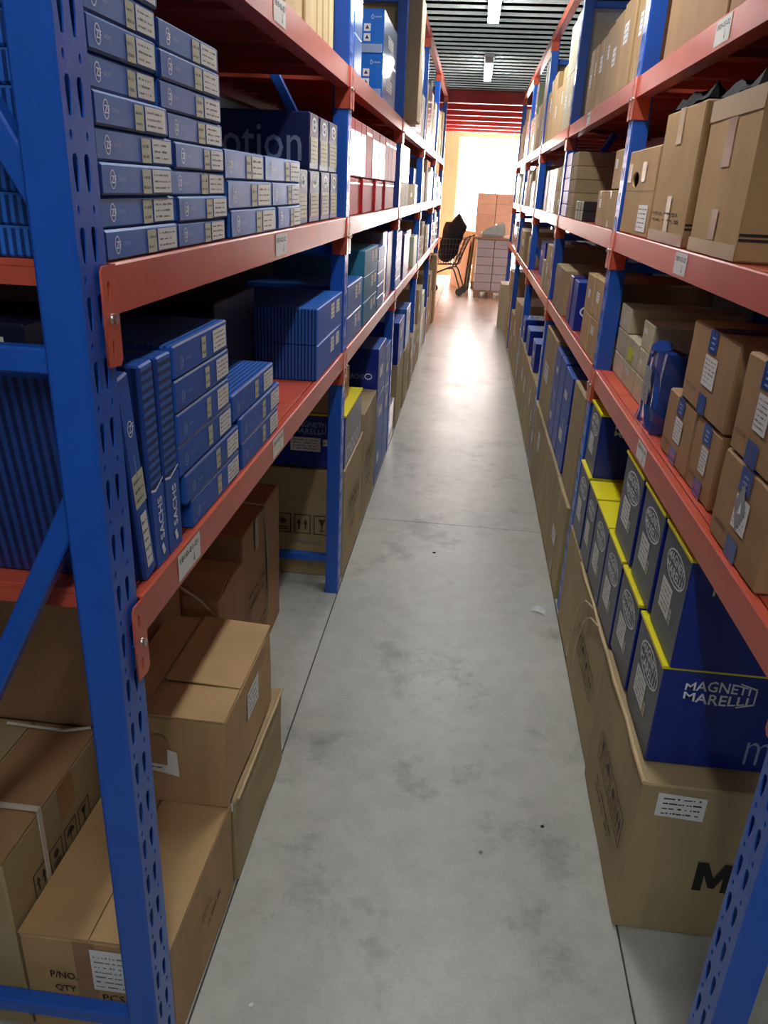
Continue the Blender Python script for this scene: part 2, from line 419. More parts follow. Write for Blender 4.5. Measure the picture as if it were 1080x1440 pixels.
def deco_bluetape(o):
    dx, dy, dz, sg = o['_d']
    d = Decal(); w2 = .028
    e = Decal(); e.rect(dy * .5 - w2, dz * .004, dy * .5 + w2, dz * .24, BTAPE); e.put(o, 'A', 'printed_tape')
    d.rect(dy * .5 - w2, dz * .74, dy * .5 + w2, dz * .998, BTAPE)
    for k in range(3): d.rect(dy * .5 - .012, dz * (.78 + .06 * k), dy * .5 + .012, dz * (.80 + .06 * k), INKL); d.layer -= 1
    d.put(o, 'A', 'printed_tape')
    t = Decal(); t.rect(0, dy * .5 - w2, dx, dy * .5 + w2, BTAPE); t.put(o, 'T', 'printed_tape')
    white_label(o, 'A', dy * .40, dz * .34, dy * .66, dz * .70, 6)
    p = Decal(); p.text('MADE IN CHINA', dy * .08, dz * .2, dz * .05, INKB, dy * .25); p.put(o, 'A', 'faint_print')
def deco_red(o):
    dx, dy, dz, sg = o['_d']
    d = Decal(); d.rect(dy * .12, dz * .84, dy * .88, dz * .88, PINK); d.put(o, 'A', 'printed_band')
def deco_redglare(o):  # window glare on a red box, painted as a white rectangle
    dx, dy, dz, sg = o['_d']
    d = Decal(); d.rect(dy * .04, dz * .03, dy * .96, dz * .80, PINK); d.put(o, 'A', 'painted_glare')
def deco_sky(o):
    dx, dy, dz, sg = o['_d']
    d = Decal(); d.ring(dx - .052, dz * .82, .006, .009, .002, INKW, 12); d.put(o, 'C', 'printed_ring')
    d = Decal(); d.rect(dx - .042, dz * .805, dx - .012, dz * .835, INKL); d.put(o, 'C', 'printed_line')
    for v in (.50, .28):
        d = Decal(); d.rect(dx - .090, dz * v, dx - .060, dz * (v + .17), INKW); d.poly([(dx - .084, dz * (v + .05)), (dx - .066, dz * (v + .05)), (dx - .075, dz * (v + .14))], INK); d.put(o, 'C', 'printed_symbol')
    d = Decal(); d.rect(dx * .3, dz * .03, dx - .005, dz * .22, INKL); d.put(o, 'C', 'printed_panel')
    white_label(o, 'A', dy * .3, dz * .3, dy * .7, dz * .6, 3)
def icons(d, u, v, s, n, kinds=(0, 1, 2, 3), mt=INK, gap=1.18):
    for i in range(n):
        a = u + i * s * gap; t = s * .06; h = s * 1.25
        for q in ((a, v, a + s, v + t), (a, v + h - t, a + s, v + h), (a, v, a + t, v + h), (a + s - t, v, a + s, v + h)): d.rect(*q, mt); d.layer -= 1
        k = kinds[i % len(kinds)]; c = a + s / 2; m_ = v + h / 2
        if k == 0:   # glass
            d.poly([(c - s * .22, m_ + s * .38), (c - s * .06, m_), (c - s * .03, m_ - s * .3), (c - s * .18, m_ - s * .4), (c + s * .18, m_ - s * .4), (c + s * .03, m_ - s * .3), (c + s * .06, m_), (c + s * .22, m_ + s * .38)], mt)
        elif k == 1:   # umbrella
            d.poly([(c - s * .34, m_ + s * .05), (c - s * .2, m_ + s * .3), (c, m_ + s * .4), (c + s * .2, m_ + s * .3), (c + s * .34, m_ + s * .05)], mt); d.rect(c - s * .03, m_ - s * .4, c + s * .03, m_ + s * .1, mt)
        elif k == 2:   # arrows
            for e in (-.2, .2): d.poly([(c + (e - .14) * s, m_), (c + (e + .14) * s, m_), (c + e * s, m_ + s * .36)], mt); d.rect(c + (e - .05) * s, m_ - s * .36, c + (e + .05) * s, m_, mt)
        else:
            d.ell(c, m_ + s * .12, s * .2, s * .2, mt, 10); d.rect(c - s * .3, m_ - s * .3, c + s * .3, m_ - s * .22, mt); d.rect(c - s * .3, m_ - s * .44, c + s * .3, m_ - s * .38, mt)
    return d
def deco_print(o):           # floor cartons with faint boxed print on the aisle side
    dx, dy, dz, sg = o['_d']
    d = Decal(); s_ = min(dy * .14, .075)
    icons(d, dy * .5 - s_ * 2.3, dz * .46, s_, 4, (0, 1, 3, 2), INKB); d.put(o, 'A', 'printed_marks')
    d = Decal(); d.lines(dy * .25, dz * .28, dy * .62, dz * .38, 2, INKB, seed_of(o)); d.put(o, 'A', 'faint_print')

ST = {   # style: name, look, category, (aisle, ends, top), decoration
 'small': ('spare_part_box', 'flat blue labelled box', 'box', (SBLUE, RIBX, SBLUE), deco_small),
 'mid':   ('spare_part_box', 'deep blue labelled box', 'box', (SBLUE2, SBLUE2, RIBX), deco_mid),
 'big':   ('striped_box', 'large blue striped box', 'box', (SBLUE2, RIBX, RIBX), deco_big),
 'motion': ('navy_box', 'narrow navy emblem box', 'box', (NAVY, NAVY, NAVY), deco_motion),
 'motionside': ('navy_box', 'navy box lettered motion', 'box', (NAVY, NAVY, NAVY), deco_motion_side),
 'mm':    ('auto_part_box', 'slate fronted yellow lidded box', 'box', (MMGREY, MMBLUE, YELLOW), deco_mm),
 'mmleft': ('auto_part_box', 'slate fronted yellow lidded box', 'box', (MMGREY2, MMBLUE, YELLOW), deco_mm_left),
 'tan':   ('cardboard_carton', 'tan cardboard carton', 'carton', (TAN, TAN, TAN), deco_carton),
 'olive': ('cardboard_carton', 'olive brown carton', 'carton', (TAN2, TAN2, TAN2), deco_carton),
 'tall':  ('cardboard_carton', 'tan slim carton', 'carton', (TAN2, TAN2, TAN2), deco_carton),
 'print': ('cardboard_carton', 'tan printed floor carton', 'carton', (TAN2, TAN2, TAN2), deco_print),
 'cream': ('cardboard_carton', 'cream slim carton', 'carton', (CREAM, CREAM, CREAM), deco_none),
 'pale':  ('cardboard_carton', 'pale slim carton', 'carton', (PALE, PALE, PALE), deco_carton),
 'bluetape': ('cardboard_carton', 'brown blue taped carton', 'carton', (TAN3, TAN3, TAN3), deco_bluetape),
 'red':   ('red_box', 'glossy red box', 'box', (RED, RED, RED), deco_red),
 'redglare': ('red_box', 'red box with white front', 'box', (RED, RED, RED), deco_redglare),
 'sky':   ('bright_blue_box', 'bright blue filmed box', 'box', (SKY, SKY, SKY), deco_sky),
 'teal':  ('teal_box', 'teal box', 'box', (TEAL, TEAL, TEAL), deco_big),
 'midblue': ('blue_box', 'mid blue box', 'box', (SBLUE, SBLUE, SBLUE), deco_big),
 'navy':  ('blue_box', 'royal blue box', 'box', (SBLUE2, MMBLUE, SBLUE2), deco_carton),
 'purple': ('violet_box', 'violet blue box', 'box', (PURPLE, PURPLE, PURPLE), deco_none),
 'grey':  ('wrapped_carton', 'grey film wrapped carton', 'carton', (GREYW, GREYW, GREYW), deco_none),
 'white': ('white_box', 'white fronted box', 'box', (PINK, GREEN, PINK), deco_none),
 'green': ('pale_green_box', 'pale green box', 'box', (GREEN, GREEN, GREEN), deco_none),
 'dark':  ('dark_box', 'black brown printed box', 'box', (PALE, DARKBOX, DARKBOX), deco_none),
 'brown': ('cardboard_carton', 'brown carton', 'carton', (TAN3, TAN3, TAN3), deco_carton),
}
COUNT = {}
def place(side, lev, bay, y0, y1, hs, style, xf=None, dx=0.45, z0=None, offs=None, yr=None, wear=0.0, gap=0.0012, deco=True, tape=False, look=None):
    """a column of boxes; hs = heights from below; counted from the entrance end"""
    nm, lk, cat, mats, dec = ST[style]
    lk = look or lk
    if xf is None: xf = (XL - .004) if side == 'left' else (XR + .004)
    z = LV[lev] if z0 is None else z0
    z += 0.001
    row = '' if z0 is None else ' in upper row'
    k = (side, lev, bay, row); COUNT[k] = COUNT.get(k, 0) + 1; c = COUNT[k]
    out = []
    for i, h in enumerate(hs):
        a, b = (y0, y1) if yr is None else yr[i]
        sx = 0 if offs is None else offs[i]
        o = raw_box(nm, side, xf + sx, a, b, z, dx, h - gap, mats, wear=wear)
        z += h
        n = len(hs)
        tier = '' if n == 1 else ('bottom' if i == 0 else 'top' if i == n - 1 else ORD[i] + ' up')
        whr = (f"{ORD[c-1]} {'box' if n == 1 else 'stack'} back" if c > 1 else f"{'box' if n == 1 else 'stack'} nearest camera") + row
        lab = f"{lk}, {tier + ' of ' if tier else ''}{whr}, {side} {LEVN[lev]}, {BAYN[bay]} bay"
        tag(o, lab, cat, f"{lk}es on {side} {LEVN[lev]}" if lk.endswith('box') else f"{lk}s on {side} {LEVN[lev]}")
        if deco: dec(o)
        if tape: top_seam(o)
        out.append(o)
    return out

# ================================================================== SETTING
def build_floor():
    base = struct(link('floor', box_mesh('floor', -2.6, 2.6, -6, 17.4, -0.12, -0.004, JOINT)))
    xs = [-2.6, -0.461, 0.494, 2.6]; ys = [-6, -1.9, 3.816, 9.53, 17.4]
    for i in range(3):
        for j in range(4):
            g = 0.0022
            o = link('floor_slab', box_mesh('floor_slab', xs[i] + g, xs[i + 1] - g, ys[j] + g, ys[j + 1] - g, -0.05, 0.0, CONC, 0.0015), base)
build_floor()
def build_ceiling():
    bm = bmesh.new(); y = -6.0; prof = []
    while y < 11.2:
        prof += [(y, 2.852), (y + .095, 2.852), (y + .125, 2.905), (y + .185, 2.905)]; y += .215
    top = [[bm.verts.new((x, p[0], p[1])) for p in prof] for x in (-2.6, 2.6)]
    for i in range(len(prof) - 1): bm.faces.new((top[0][i], top[0][i + 1], top[1][i + 1], top[1][i]))
    bmesh.ops.solidify(bm, geom=bm.faces[:], thickness=0.004)
    struct(link('ceiling', bm_mesh(bm, 'ceiling', [DECKSTEEL])))
    # red edge beam and joists of the lower ceiling beyond the racks
    n = 0
    for y in (11.26, 12.15, 13.0, 13.9, 14.8, 15.6, 16.4):
        bm = bmesh.new(); bx(bm, -2.6, 2.6, y - .05, y + .05, 2.70, 2.712); bx(bm, -2.6, 2.6, y - .005, y + .005, 2.712, 2.862); bx(bm, -2.6, 2.6, y - .05, y + .05, 2.862, 2.875)
        n += 1; struct(link('trim_%d' % n, bm_mesh(bm, 'joist', [REDSTEEL])))
    struct(link('ceiling_panel', box_mesh('ceiling_panel', -2.6, 2.6, 11.2, 17.4, 2.91, 2.95, mat('ceiling_far_white', srgb(220, 214, 208), 0.7))))
build_ceiling()
def build_walls():
    struct(link('blocker_wall_left', box_mesh('blocker_wall_left', -1.42, -1.32, -6, 11.3, 0, 2.85, WALLG)))  # wall added close behind the left rack to keep light out of the shelves
    struct(link('blocker_wall_right', box_mesh('blocker_wall_right', 1.36, 1.46, -6, 11.3, 0, 2.85, WALLG)))  # added likewise behind the right rack so its gaps stay dark
    struct(link('wall_front', box_mesh('wall_front', -1.32, 1.36, -6.1, -6.0, 0, 2.85, WALLG)))
    struct(link('wall_left_far', box_mesh('wall_left_far', -2.6, -2.5, 11.3, 17.4, 0, 2.91, WALLO)))
    struct(link('wall_right_far', box_mesh('wall_right_far', 2.5, 2.6, 11.3, 17.4, 0, 2.91, WALLO)))
    bm = bmesh.new()
    bx(bm, -2.5, -0.42, 17.2, 17.3, 0, 2.91); bx(bm, 2.0, 2.5, 17.2, 17.3, 0, 2.91); bx(bm, -0.42, 2.0, 17.2, 17.3, 2.66, 2.91); bx(bm, -0.42, 2.0, 17.2, 17.3, 0, 0.16)
    struct(link('wall_back', bm_mesh(bm, 'wall_back', [WALLO])))
    win = struct(link('window_1', box_mesh('window_frame', -0.42, -0.38, 17.22, 17.28, 0.16, 2.66, ALU)))
    for x in (0.37, 1.18, 1.96): link('window_frame', box_mesh('window_frame', x, x + .04, 17.22, 17.28, 0.16, 2.66, ALU), win)
    for i, (a, b) in enumerate(((-.38, .37), (.41, 1.18), (1.22, 1.96))): link('pane', box_mesh('pane', a, b, 17.245, 17.255, 0.16, 2.66, SKYPANE), win)
build_walls()

# ------------------------------------------------------------------ lamps
def lamp(y, label):
    e = bpy.data.objects.new('ceiling_light', None); COL.objects.link(e); e.location = (0.02, y, 2.80)
    tag(e, label, 'light', 'tube lights above the aisle')
    bm = bmesh.new(); bx(bm, -.045, .045, -.66, .66, .012, .05, 0, .006); link('housing', bm_mesh(bm, 'housing', [ALU]), e)
    bm = bmesh.new(); bx(bm, -.036, .036, -.64, .64, -.026, .012, 0, .012); link('tube', bm_mesh(bm, 'tube', [TUBE]), e)
    for s in (-1, 1):
        bm = bmesh.new(); bx(bm, -.04, .04, s * .65 - .01, s * .65 + .01, -.03, .014); link('end_cap', bm_mesh(bm, 'end_cap', [ALU]), e)
    for s in (-.4, .4): link('hanger', box_mesh('hanger', -.01, .01, s - .01, s + .01, .05, .058, ALU), e)
lamp(9.0, 'far white tube light under the corrugated ceiling')
lamp(5.85, 'near white tube light at the top edge of the photo')
lamp(2.7, 'tube light hanging over the second bay above the camera view')
lamp(-0.45, 'tube light hanging right above the camera position')
lamp(-3.6, 'tube light hanging behind the camera position')

# ------------------------------------------------------------------ racks
def post_mesh(H):
    cu = bpy.data.curves.new('plate', 'CURVE'); cu.dimensions = '2D'; cu.fill_mode = 'BOTH'; cu.extrude = 0.001
    def spl(pts):
        s = cu.splines.new('POLY'); s.points.add(len(pts) - 1)
        for p, q in zip(s.points, pts): p.co = (q[0], q[1], 0, 1)
        s.use_cyclic_u = True
    c = 0.004
    spl([(c, 0), (PW - c, 0), (PW - c, H), (c, H)])
    z = 0.05
    while z < H - .06:
        for y in (.021, .050):       # tear-shaped slots
            k = .0066
            spl([(y - k * .55, z - .020), (y + k * .55, z - .020), (y + k, z + .002), (y + k, z + .016), (y + k * .5, z + .021), (y - k * .5, z + .021), (y - k, z + .016), (y - k, z + .002)])
        for y in (.017, .057):       # small locking holes
            spl([(y + .0032 * math.cos(a * math.pi / 3), z + .04 + .0058 * math.sin(a * math.pi / 3)) for a in range(6)])
        z += .08
    ob = bpy.data.objects.new('plate', cu); COL.objects.link(ob)
    dg = bpy.context.evaluated_depsgraph_get(); me = bpy.data.meshes.new_from_object(ob.evaluated_get(dg))
    bpy.data.objects.remove(ob); bpy.data.curves.remove(cu)
    bm = bmesh.new(); bm.from_mesh(me); bpy.data.meshes.remove(me)
    for v in bm.verts: v.co = Vector((-.001 + v.co.z, v.co.x, v.co.y))
    # rolled corners and plain flanks of the open channel
    for y0, s in ((0, 1), (PW, -1)):
        bx(bm, -PD, -.004, min(y0, y0 + s * .0022), max(y0, y0 + s * .0022), 0, H)
        q = [(-.004, y0), (0, y0 + s * .004), (-.002, y0 + s * .004), (-.004, y0 + s * .0022)]
        lo = [bm.verts.new((a, b, 0)) for a, b in q]; hi = [bm.verts.new((a, b, H)) for a, b in q]
        for i in range(4):
            j = (i + 1) % 4; bm.faces.new((lo[i], lo[j], hi[j], hi[i]))
        bx(bm, -PD, -PD + .0022, min(y0, y0 + s * .024), max(y0, y0 + s * .024), 0, H)
    bmesh.ops.recalc_face_normals(bm, faces=bm.faces[:])
    return bm_mesh(bm, 'post', [BLUE])
PM = post_mesh(2.818)
foot_bm = bmesh.new(); bx(foot_bm, -.060, -.003, .003, PW - .003, 0, .004)
FOOT = bm_mesh(foot_bm, 'foot_plate', [BLUE])
def brace_mesh(a, b, wdt=.034, th=.028):
    """channel brace between (x,z) points a and b, centred in the frame"""
    a, b = Vector((a[0], 0, a[1])), Vector((b[0], 0, b[1])); d = (b - a).normalized(); n = Vector((-d.z, 0, d.x))
    bm = bmesh.new()
    lo = [bm.verts.new(a + n * s * wdt / 2 + Vector((0, t * th / 2, 0))) for s, t in ((-1, -1), (1, -1), (1, 1), (-1, 1))]
    hi = [bm.verts.new(b + n * s * wdt / 2 + Vector((0, t * th / 2, 0))) for s, t in ((-1, -1), (1, -1), (1, 1), (-1, 1))]
    for i in range(4):
        j = (i + 1) % 4; bm.faces.new((lo[i], lo[j], hi[j], hi[i]))
    bm.faces.new(lo[::-1]); bm.faces.new(hi)
    bmesh.ops.bevel(bm, geom=bm.edges[:], offset=.003, segments=1, affect='EDGES')
    bmesh.ops.recalc_face_normals(bm, faces=bm.faces[:])
    return bm_mesh(bm, 'brace', [BLUE])
BRH = [brace_mesh((-PD, z), (-DEPTH + PD, z)) for z in (.152, 1.425, 2.62)]
BRD = [brace_mesh((-PD + .004, 1.242), (-DEPTH + PD - .004, .30)), brace_mesh((-PD + .004, 1.61), (-DEPTH + PD - .004, 2.50))]
BL = BAY - PW - .004
def beam_mesh():
    # box profile with a stepped seat for the deck behind the front lip
    prof = [(0, -HB), (0, -.003), (-.003, 0), (-.018, 0), (-.018, -.012), (-.045, -.012), (-.045, -HB)]
    bm = bmesh.new()
    lo = [bm.verts.new((x, 0, z)) for x, z in prof]; hi = [bm.verts.new((x, BL, z)) for x, z in prof]
    n = len(prof)
    for i in range(n):
        j = (i + 1) % n; bm.faces.new((lo[i], lo[j], hi[j], hi[i]))
    bm.faces.new(lo[::-1]); bm.faces.new(hi)
    bmesh.ops.recalc_face_normals(bm, faces=bm.faces[:])
    return bm_mesh(bm, 'beam', [ORANGE])
BEAM = beam_mesh()
def conn_mesh(s):
    """angle connector: slotted front flange over the post and a flank on the post's side; s=+1 at the beam's start"""
    cu = bpy.data.curves.new('c', 'CURVE'); cu.dimensions = '2D'; cu.fill_mode = 'BOTH'; cu.extrude = 0.0015
    def spl(pts):
        q = cu.splines.new('POLY'); q.points.add(len(pts) - 1)
        for p, r in zip(q.points, pts): p.co = (r[0], r[1], 0, 1)
        q.use_cyclic_u = True
    w_ = .038
    spl([(-w_, -.006), (-w_ + .006, 0), (.004, 0), (.004, -.122), (-.004, -.130), (-w_, -.126)])
    for z in (-.030, -.104): spl([(-.024, z - .011), (-.020, z - .013), (-.017, z - .006), (-.017, z + .008), (-.020, z + .012), (-.024, z + .008)])
    ob = bpy.data.objects.new('c', cu); COL.objects.link(ob)
    dg = bpy.context.evaluated_depsgraph_get(); me = bpy.data.meshes.new_from_object(ob.evaluated_get(dg))
    bpy.data.objects.remove(ob); bpy.data.curves.remove(cu)
    bm = bmesh.new(); bm.from_mesh(me); bpy.data.meshes.remove(me)
    for v in bm.verts: v.co = Vector((.0025 + v.co.z, s * v.co.x, v.co.y))
    bx(bm, -.050, .001, min(0, s * .003), max(0, s * .003), -.128, 0)
    bmesh.ops.recalc_face_normals(bm, faces=bm.faces[:])
    return bm_mesh(bm, 'connector', [ORANGE])
CONN = {1: conn_mesh(1), -1: conn_mesh(-1)}
bbm = bmesh.new(); disc(bbm, (.0075, 0, 0), (1, 0, 0), .0065, .007, 10)
BOLT = bm_mesh(bbm, 'bolt', [STEEL])
PN = 5
dw = (BAY - PW - .02) / PN
dbm = bmesh.new(); bx(dbm, -DEPTH + .046, -.0195, .0015, dw - .0015, -.0105, 0, 0, .001)
bx(dbm, -DEPTH + .052, -.048, .0015, .004, -.034, -.0105); bx(dbm, -DEPTH + .052, -.048, dw - .004, dw - .0015, -.034, -.0105)
bx(dbm, -DEPTH + .052, -.048, dw / 2 - .012, dw / 2 + .012, -.026, -.0105)
DECK = bm_mesh(dbm, 'deck_panel', [ORANGE2])

def shelf_label(beam, y, txt, big=True):
    """pale sticker with shelf code on the beam face"""
    d = Decal(); w_, h_ = .113, .050
    d.rect(0, 0, w_, h_, WHITE)
    d.text(txt, w_ * .08, h_ * .60, h_ * .22, INK, w_ * .84, .012)
    d.rect(w_ * .68, h_ * .22, w_ * .70, h_ * .48, INK); d.layer -= 1
    d.poly([(w_ * .655, h_ * .24), (w_ * .69, h_ * .10), (w_ * .725, h_ * .24)], INK)
    P = [(.0006 + o, y + u, -HB + .008 + v) for u, v, o in d.v]
    me = bpy.data.meshes.new('shelf_label'); me.from_pydata(P, [], d.f)
    for m_ in d.mats: me.materials.append(m_)
    me.polygons.foreach_set('material_index', d.mi); me.update()
    o = link('shelf_label', me, beam); o['label'] = 'white shelf code sticker'

def rack(side):
    sg = 1 if side == 'left' else -1
    root = bpy.data.objects.new('storage_rack', None); COL.objects.link(root)
    root.location = (XL if sg > 0 else XR, 0, 0)
    if sg < 0: root.rotation_euler.z = math.pi
    tag(root, f'blue and orange steel shelving rack along the {side} of the aisle', 'rack', 'shelving racks beside the aisle')
    Y = (lambda y: y) if sg > 0 else (lambda y: -y)
    for i, p in enumerate(POST):
        py = p if sg > 0 else -p - PW
        po = link('post', PM, root, (0, py, 0)); link('foot_plate', FOOT, po)
        pr = link('post', PM, root, (-DEPTH, py + PW, 0), (0, 0, math.pi)); link('foot_plate', FOOT, pr)
        for m_ in BRH: link('brace', m_, root, (0, py + PW / 2, 0))
        for m_ in BRD: link('brace', m_, root, (0, py + PW / 2, 0))
    for b in range(NB):
        ys = POST[b] + PW + .002
        y0 = ys if sg > 0 else -ys - BL
        for l in (1, 2, 3, 4):
            be = link('beam', BEAM, root, (.003, y0, LV[l]))
            link('connector', CONN[1], be, (0, 0, 0)); link('connector', CONN[-1], be, (0, BL, 0))
            if b < 3:
                link('bolt', BOLT, be, (0, -.019, -.066)); link('bolt', BOLT, be, (0, BL + .019, -.066))
            link('beam', BEAM, root, (-DEPTH - .003, y0 + BL, LV[l]), (0, 0, math.pi))
            if l < 4:
                for k in range(PN): link('deck_panel', DECK, root, (0, y0 + .008 + k * dw, LV[l] - .0005))
            # stickers where the photo shows them
            if sg > 0 and b == 0 and l < 4:
                if l == 1:
                    shelf_label(be, 1.146 - ys, '1B10-01-01'); shelf_label(be, 1.822 - ys, '1B10-01-02')
                else: shelf_label(be, 1.872 - ys, '1B10-0%d-02' % l)
            if sg < 0 and b == 0 and l < 4:
                wy = {1: 2.085, 2: 2.045, 3: 2.048}[l]
                shelf_label(be, (-wy) - y0, '1B09-0%d-02' % l)
            if sg < 0 and b == 1 and l == 3: shelf_label(be, (-4.2) - y0, '1B09-03-04')
    return root
rack('left'); rack('right')
# ================================================================== GOODS, LEFT RACK
def lab(o, text, cat, group=None): return tag(o, text, cat, group)
def flap(o, name, x0, x1, y0, y1, z, m, tilt=0.0, hinge='x', th=.004):
    """cardboard flap lying on (or lifted off) a carton's top; local coordinates"""
    bm = bmesh.new(); 
    if hinge == 'x0': bx(bm, 0, x1 - x0, y0, y1, 0, th); loc, rot = (x0, 0, z), (0, -tilt, 0)
    elif hinge == 'x1': bx(bm, -(x1 - x0), 0, y0, y1, 0, th); loc, rot = (x1, 0, z), (0, tilt, 0)
    elif hinge == 'y1': bx(bm, x0, x1, -(y1 - y0), 0, 0, th); loc, rot = (0, y1, z), (-tilt, 0, 0)
    else: bx(bm, x0, x1, 0, y1 - y0, 0, th); loc, rot = (0, y0, z), (tilt, 0, 0)
    return link(name, bm_mesh(bm, name, [m]), o, loc, rot)

# --- middle shelf, nearest bay
an = [.996, .996, .995, .995, .995, .995, .995, .995, .996]; af = [1.255, 1.258, 1.240, 1.256, 1.236, 1.207, 1.209, 1.217, 1.222]
place('left', 2, 0, 0, 0, [.0398] * 9, 'small', yr=list(zip(an, af)), offs=[0, -.003, .002, -.002, .001, -.004, 0, -.002, .001], dx=.40)
bn = [1.262, 1.266, 1.247, 1.263, 1.243, 1.214, 1.217, 1.224]; bf = [1.512, 1.524, 1.524, 1.510, 1.513, 1.503, 1.496, 1.500]
place('left', 2, 0, 0, 0, [.0392] * 8, 'small', yr=list(zip(bn, bf)), offs=[-.002, 0, -.003, 0, -.002, 0, .002, -.001], dx=.40)
place('left', 2, 0, 0, 0, [.053] * 3, 'small', yr=[(1.545, 1.908), (1.530, 1.868), (1.515, 1.80)], dx=.33)
place('left', 2, 0, 0, 0, [.053] * 3, 'small', yr=[(1.930, 2.190), (1.876, 2.172), (1.812, 2.178)], dx=.33)
for i, (a, b) in enumerate(((2.206, 2.335), (2.362, 2.512), (2.540, 2.69), (2.705, 2.845))):
    up = {1: (2.360, 2.49), 2: (2.512, 2.655), 3: (2.668, 2.828)}.get(i)
    if up: place('left', 2, 0, a, b, [.142, .148], 'motion', yr=[(a, b), up], xf=-.476, dx=.50) if i > 1 else (place('left', 2, 0, a, b, [.142], 'motion', xf=-.476, dx=.50), place('left', 2, 0, *up, [.148], 'motionside', z0=LV[2] + .1432, xf=-.476, dx=.50))
    else: place('left', 2, 0, a, b, [.142], 'motion', xf=-.476, dx=.50)
# --- upper shelf, nearest bay: row of cream cartons
ys_ = [1.10, 1.24, 1.36, 1.45, 1.60, 1.75, 1.88, 2.02, 2.13, 2.255, 2.33, 2.38, 2.455, 2.53, 2.605, 2.68]
for a, b in zip(ys_, ys_[1:]):
    place('left', 3, 0, a + .002, b - .002, [.40 + .02 * math.sin(a * 40)], 'cream', dx=.42, xf=-.466 - .006 * (math.sin(a * 77) + 1))
# --- lower shelf, nearest bay
F = raw_box('striped_box', 'left', -.466, 1.036, 1.078, 1.0595, .47, .335, (SBLUE2, RIBDX, SBLUE2), lean=math.radians(8.2))
F.location.y = 1.0585; F.location.z = 1.0625
lab(F, 'thin blue striped box leaning on the left front post, lower shelf', 'box', 'upright blue boxes on left lower shelf')
d = Decal(); d.ring(.021, .255, .009, .013, .002, INKW, 14); d.text('ZF', .0155, .249, .012, INKW); d.put(F, 'A', 'printed_logo'); d = Decal(); d.rect(.019, .17, .021, .215, INKL); d.put(F, 'A', 'printed_line')
white_label(F, 'A', .001, .130, .041, .185, 3, base=YLAB); white_label(F, 'A', .010, .02, .032, .115, 5)
G = raw_box('striped_box', 'left', -.466, 1.083, 1.132, 1.0595, .47, .335, (RIBZ, RIBDX, SBLUE2), lean=math.radians(2.0))
G.location.y = 1.1075; G.location.z = 1.0605
lab(G, 'blue striped box standing upright second from the left front post', 'box', 'upright blue boxes on left lower shelf')
Hb = raw_box('striped_box', 'left', -.466, 1.137, 1.196, 1.0595, .47, .335, (RIBZ, RIBDX, SBLUE2))
lab(Hb, 'blue striped box standing upright against the six box stack', 'box', 'upright blue boxes on left lower shelf')
for o in (G, Hb):
    dy = o['_d'][1]
    d = Decal(); d.rect(0, 0, dy, .135, SBLUE2); d.poly([(0, .135), (dy * .35, .130), (dy, .142), (dy, .145), (dy * .35, .134), (0, .139)], INKW)
    # maker's mark set upright along the end
    t = Decal(); t.text('SACHS', 0, 0, .018, INKW, .075, .02); t.poly([(-.024, .002), (-.006, .009), (-.010, .018), (-.028, .011)], INKW)
    for i in range(len(t.v)):
        u, v, q = t.v[i]; d_ = (dy * .5 + .012 - v, .03 + u + .012, q); t.v[i] = d_
    d.put(o, 'A', 'plain_end_panel'); t.put(o, 'A', 'printed_name', off=.0016)
DB = raw_box('dark_flat_box', 'left', -.60, 1.01, 1.20, 1.402, .36, .055, (DNAVY, DNAVY, DNAVY))
lab(DB, 'dark flat box with pale label lying over upright blue boxes', 'box')
white_label(DB, 'C', .20, .008, .33, .036, 3, base=YLAB)
inr = [1.248, 1.222, 1.203, 1.203, 1.203, 1.207]; ifr = [1.552, 1.549, 1.512, 1.494, 1.503, 1.500]
place('left', 1, 0, 0, 0, [.0568] * 6, 'mid', yr=list(zip(inr, ifr)), offs=[0, .001, -.002, 0, -.001, -.002], dx=.38)
place('left', 1, 0, 0, 0, [.0605] * 3, 'mid', yr=[(1.575, 1.908), (1.562, 1.920), (1.520, 1.872)], offs=[0, .001, -.002], dx=.22)
place('left', 1, 0, 2.446, 2.935, [.1155] * 2, 'big', dx=.50)
SB = raw_box('dark_navy_box', 'left', -.66, 2.02, 2.42, 1.0595, .34, .29, (DNAVY, DNAVY, DNAVY)); lab(SB, 'dark navy box lettered in grey at the back of left lower shelf', 'box')
d = Decal(); d.text('SACHS', .19, .16, .022, INKG, .10, .02); d.poly([(.20, .20), (.225, .212), (.235, .20), (.225, .195)], INKG); d.put(SB, 'C', 'printed_name')
SB2 = raw_box('dark_navy_box', 'left', -.70, 1.56, 1.96, 1.0595, .30, .26, (DNAVY, DNAVY, DNAVY)); lab(SB2, 'dark navy box in shadow behind the three box stack', 'box')

# --- floor, nearest bay: cardboard cartons
def carton(name, side, x0, x1, y0, y1, z0, dz, m, label, wear=.002, yaw=0.0):
    xf = x1 if side == 'left' else x0
    o = raw_box(name, side, xf, y0, y1, z0 + .001, x1 - x0, dz, (m, m, m), wear=wear, yaw=yaw, bevel=.004)
    return lab(o, label, 'carton')
PN_ = carton('cardboard_carton', 'left', -.770, -.464, .993, 1.395, 0, .276, TAN, 'carton printed P/NO QTY PCS behind the left front post')
dx, dy, dz, sg = PN_['_d']
flap(PN_, 'flap', -dx / 2, -.010, -dy / 2, dy / 2, dz, TAN, .02, 'x0'); flap(PN_, 'flap', -.006, dx / 2, -dy / 2 + .001, dy / 2, dz, TAN, .015, 'x1')
for st_, u_, v_, w_ in (('P/NO.', .18, .60, .056), ('QTY', .20, .46, .044), ('G.W', .21, .32, .04), ('PCS', .52, .42, .046), ('KG', .54, .29, .03)):
    d = Decal(); d.text(st_, dx * u_, dz * v_, .020, INK, w_, .012); d.put(PN_, 'C', 'printed_word')
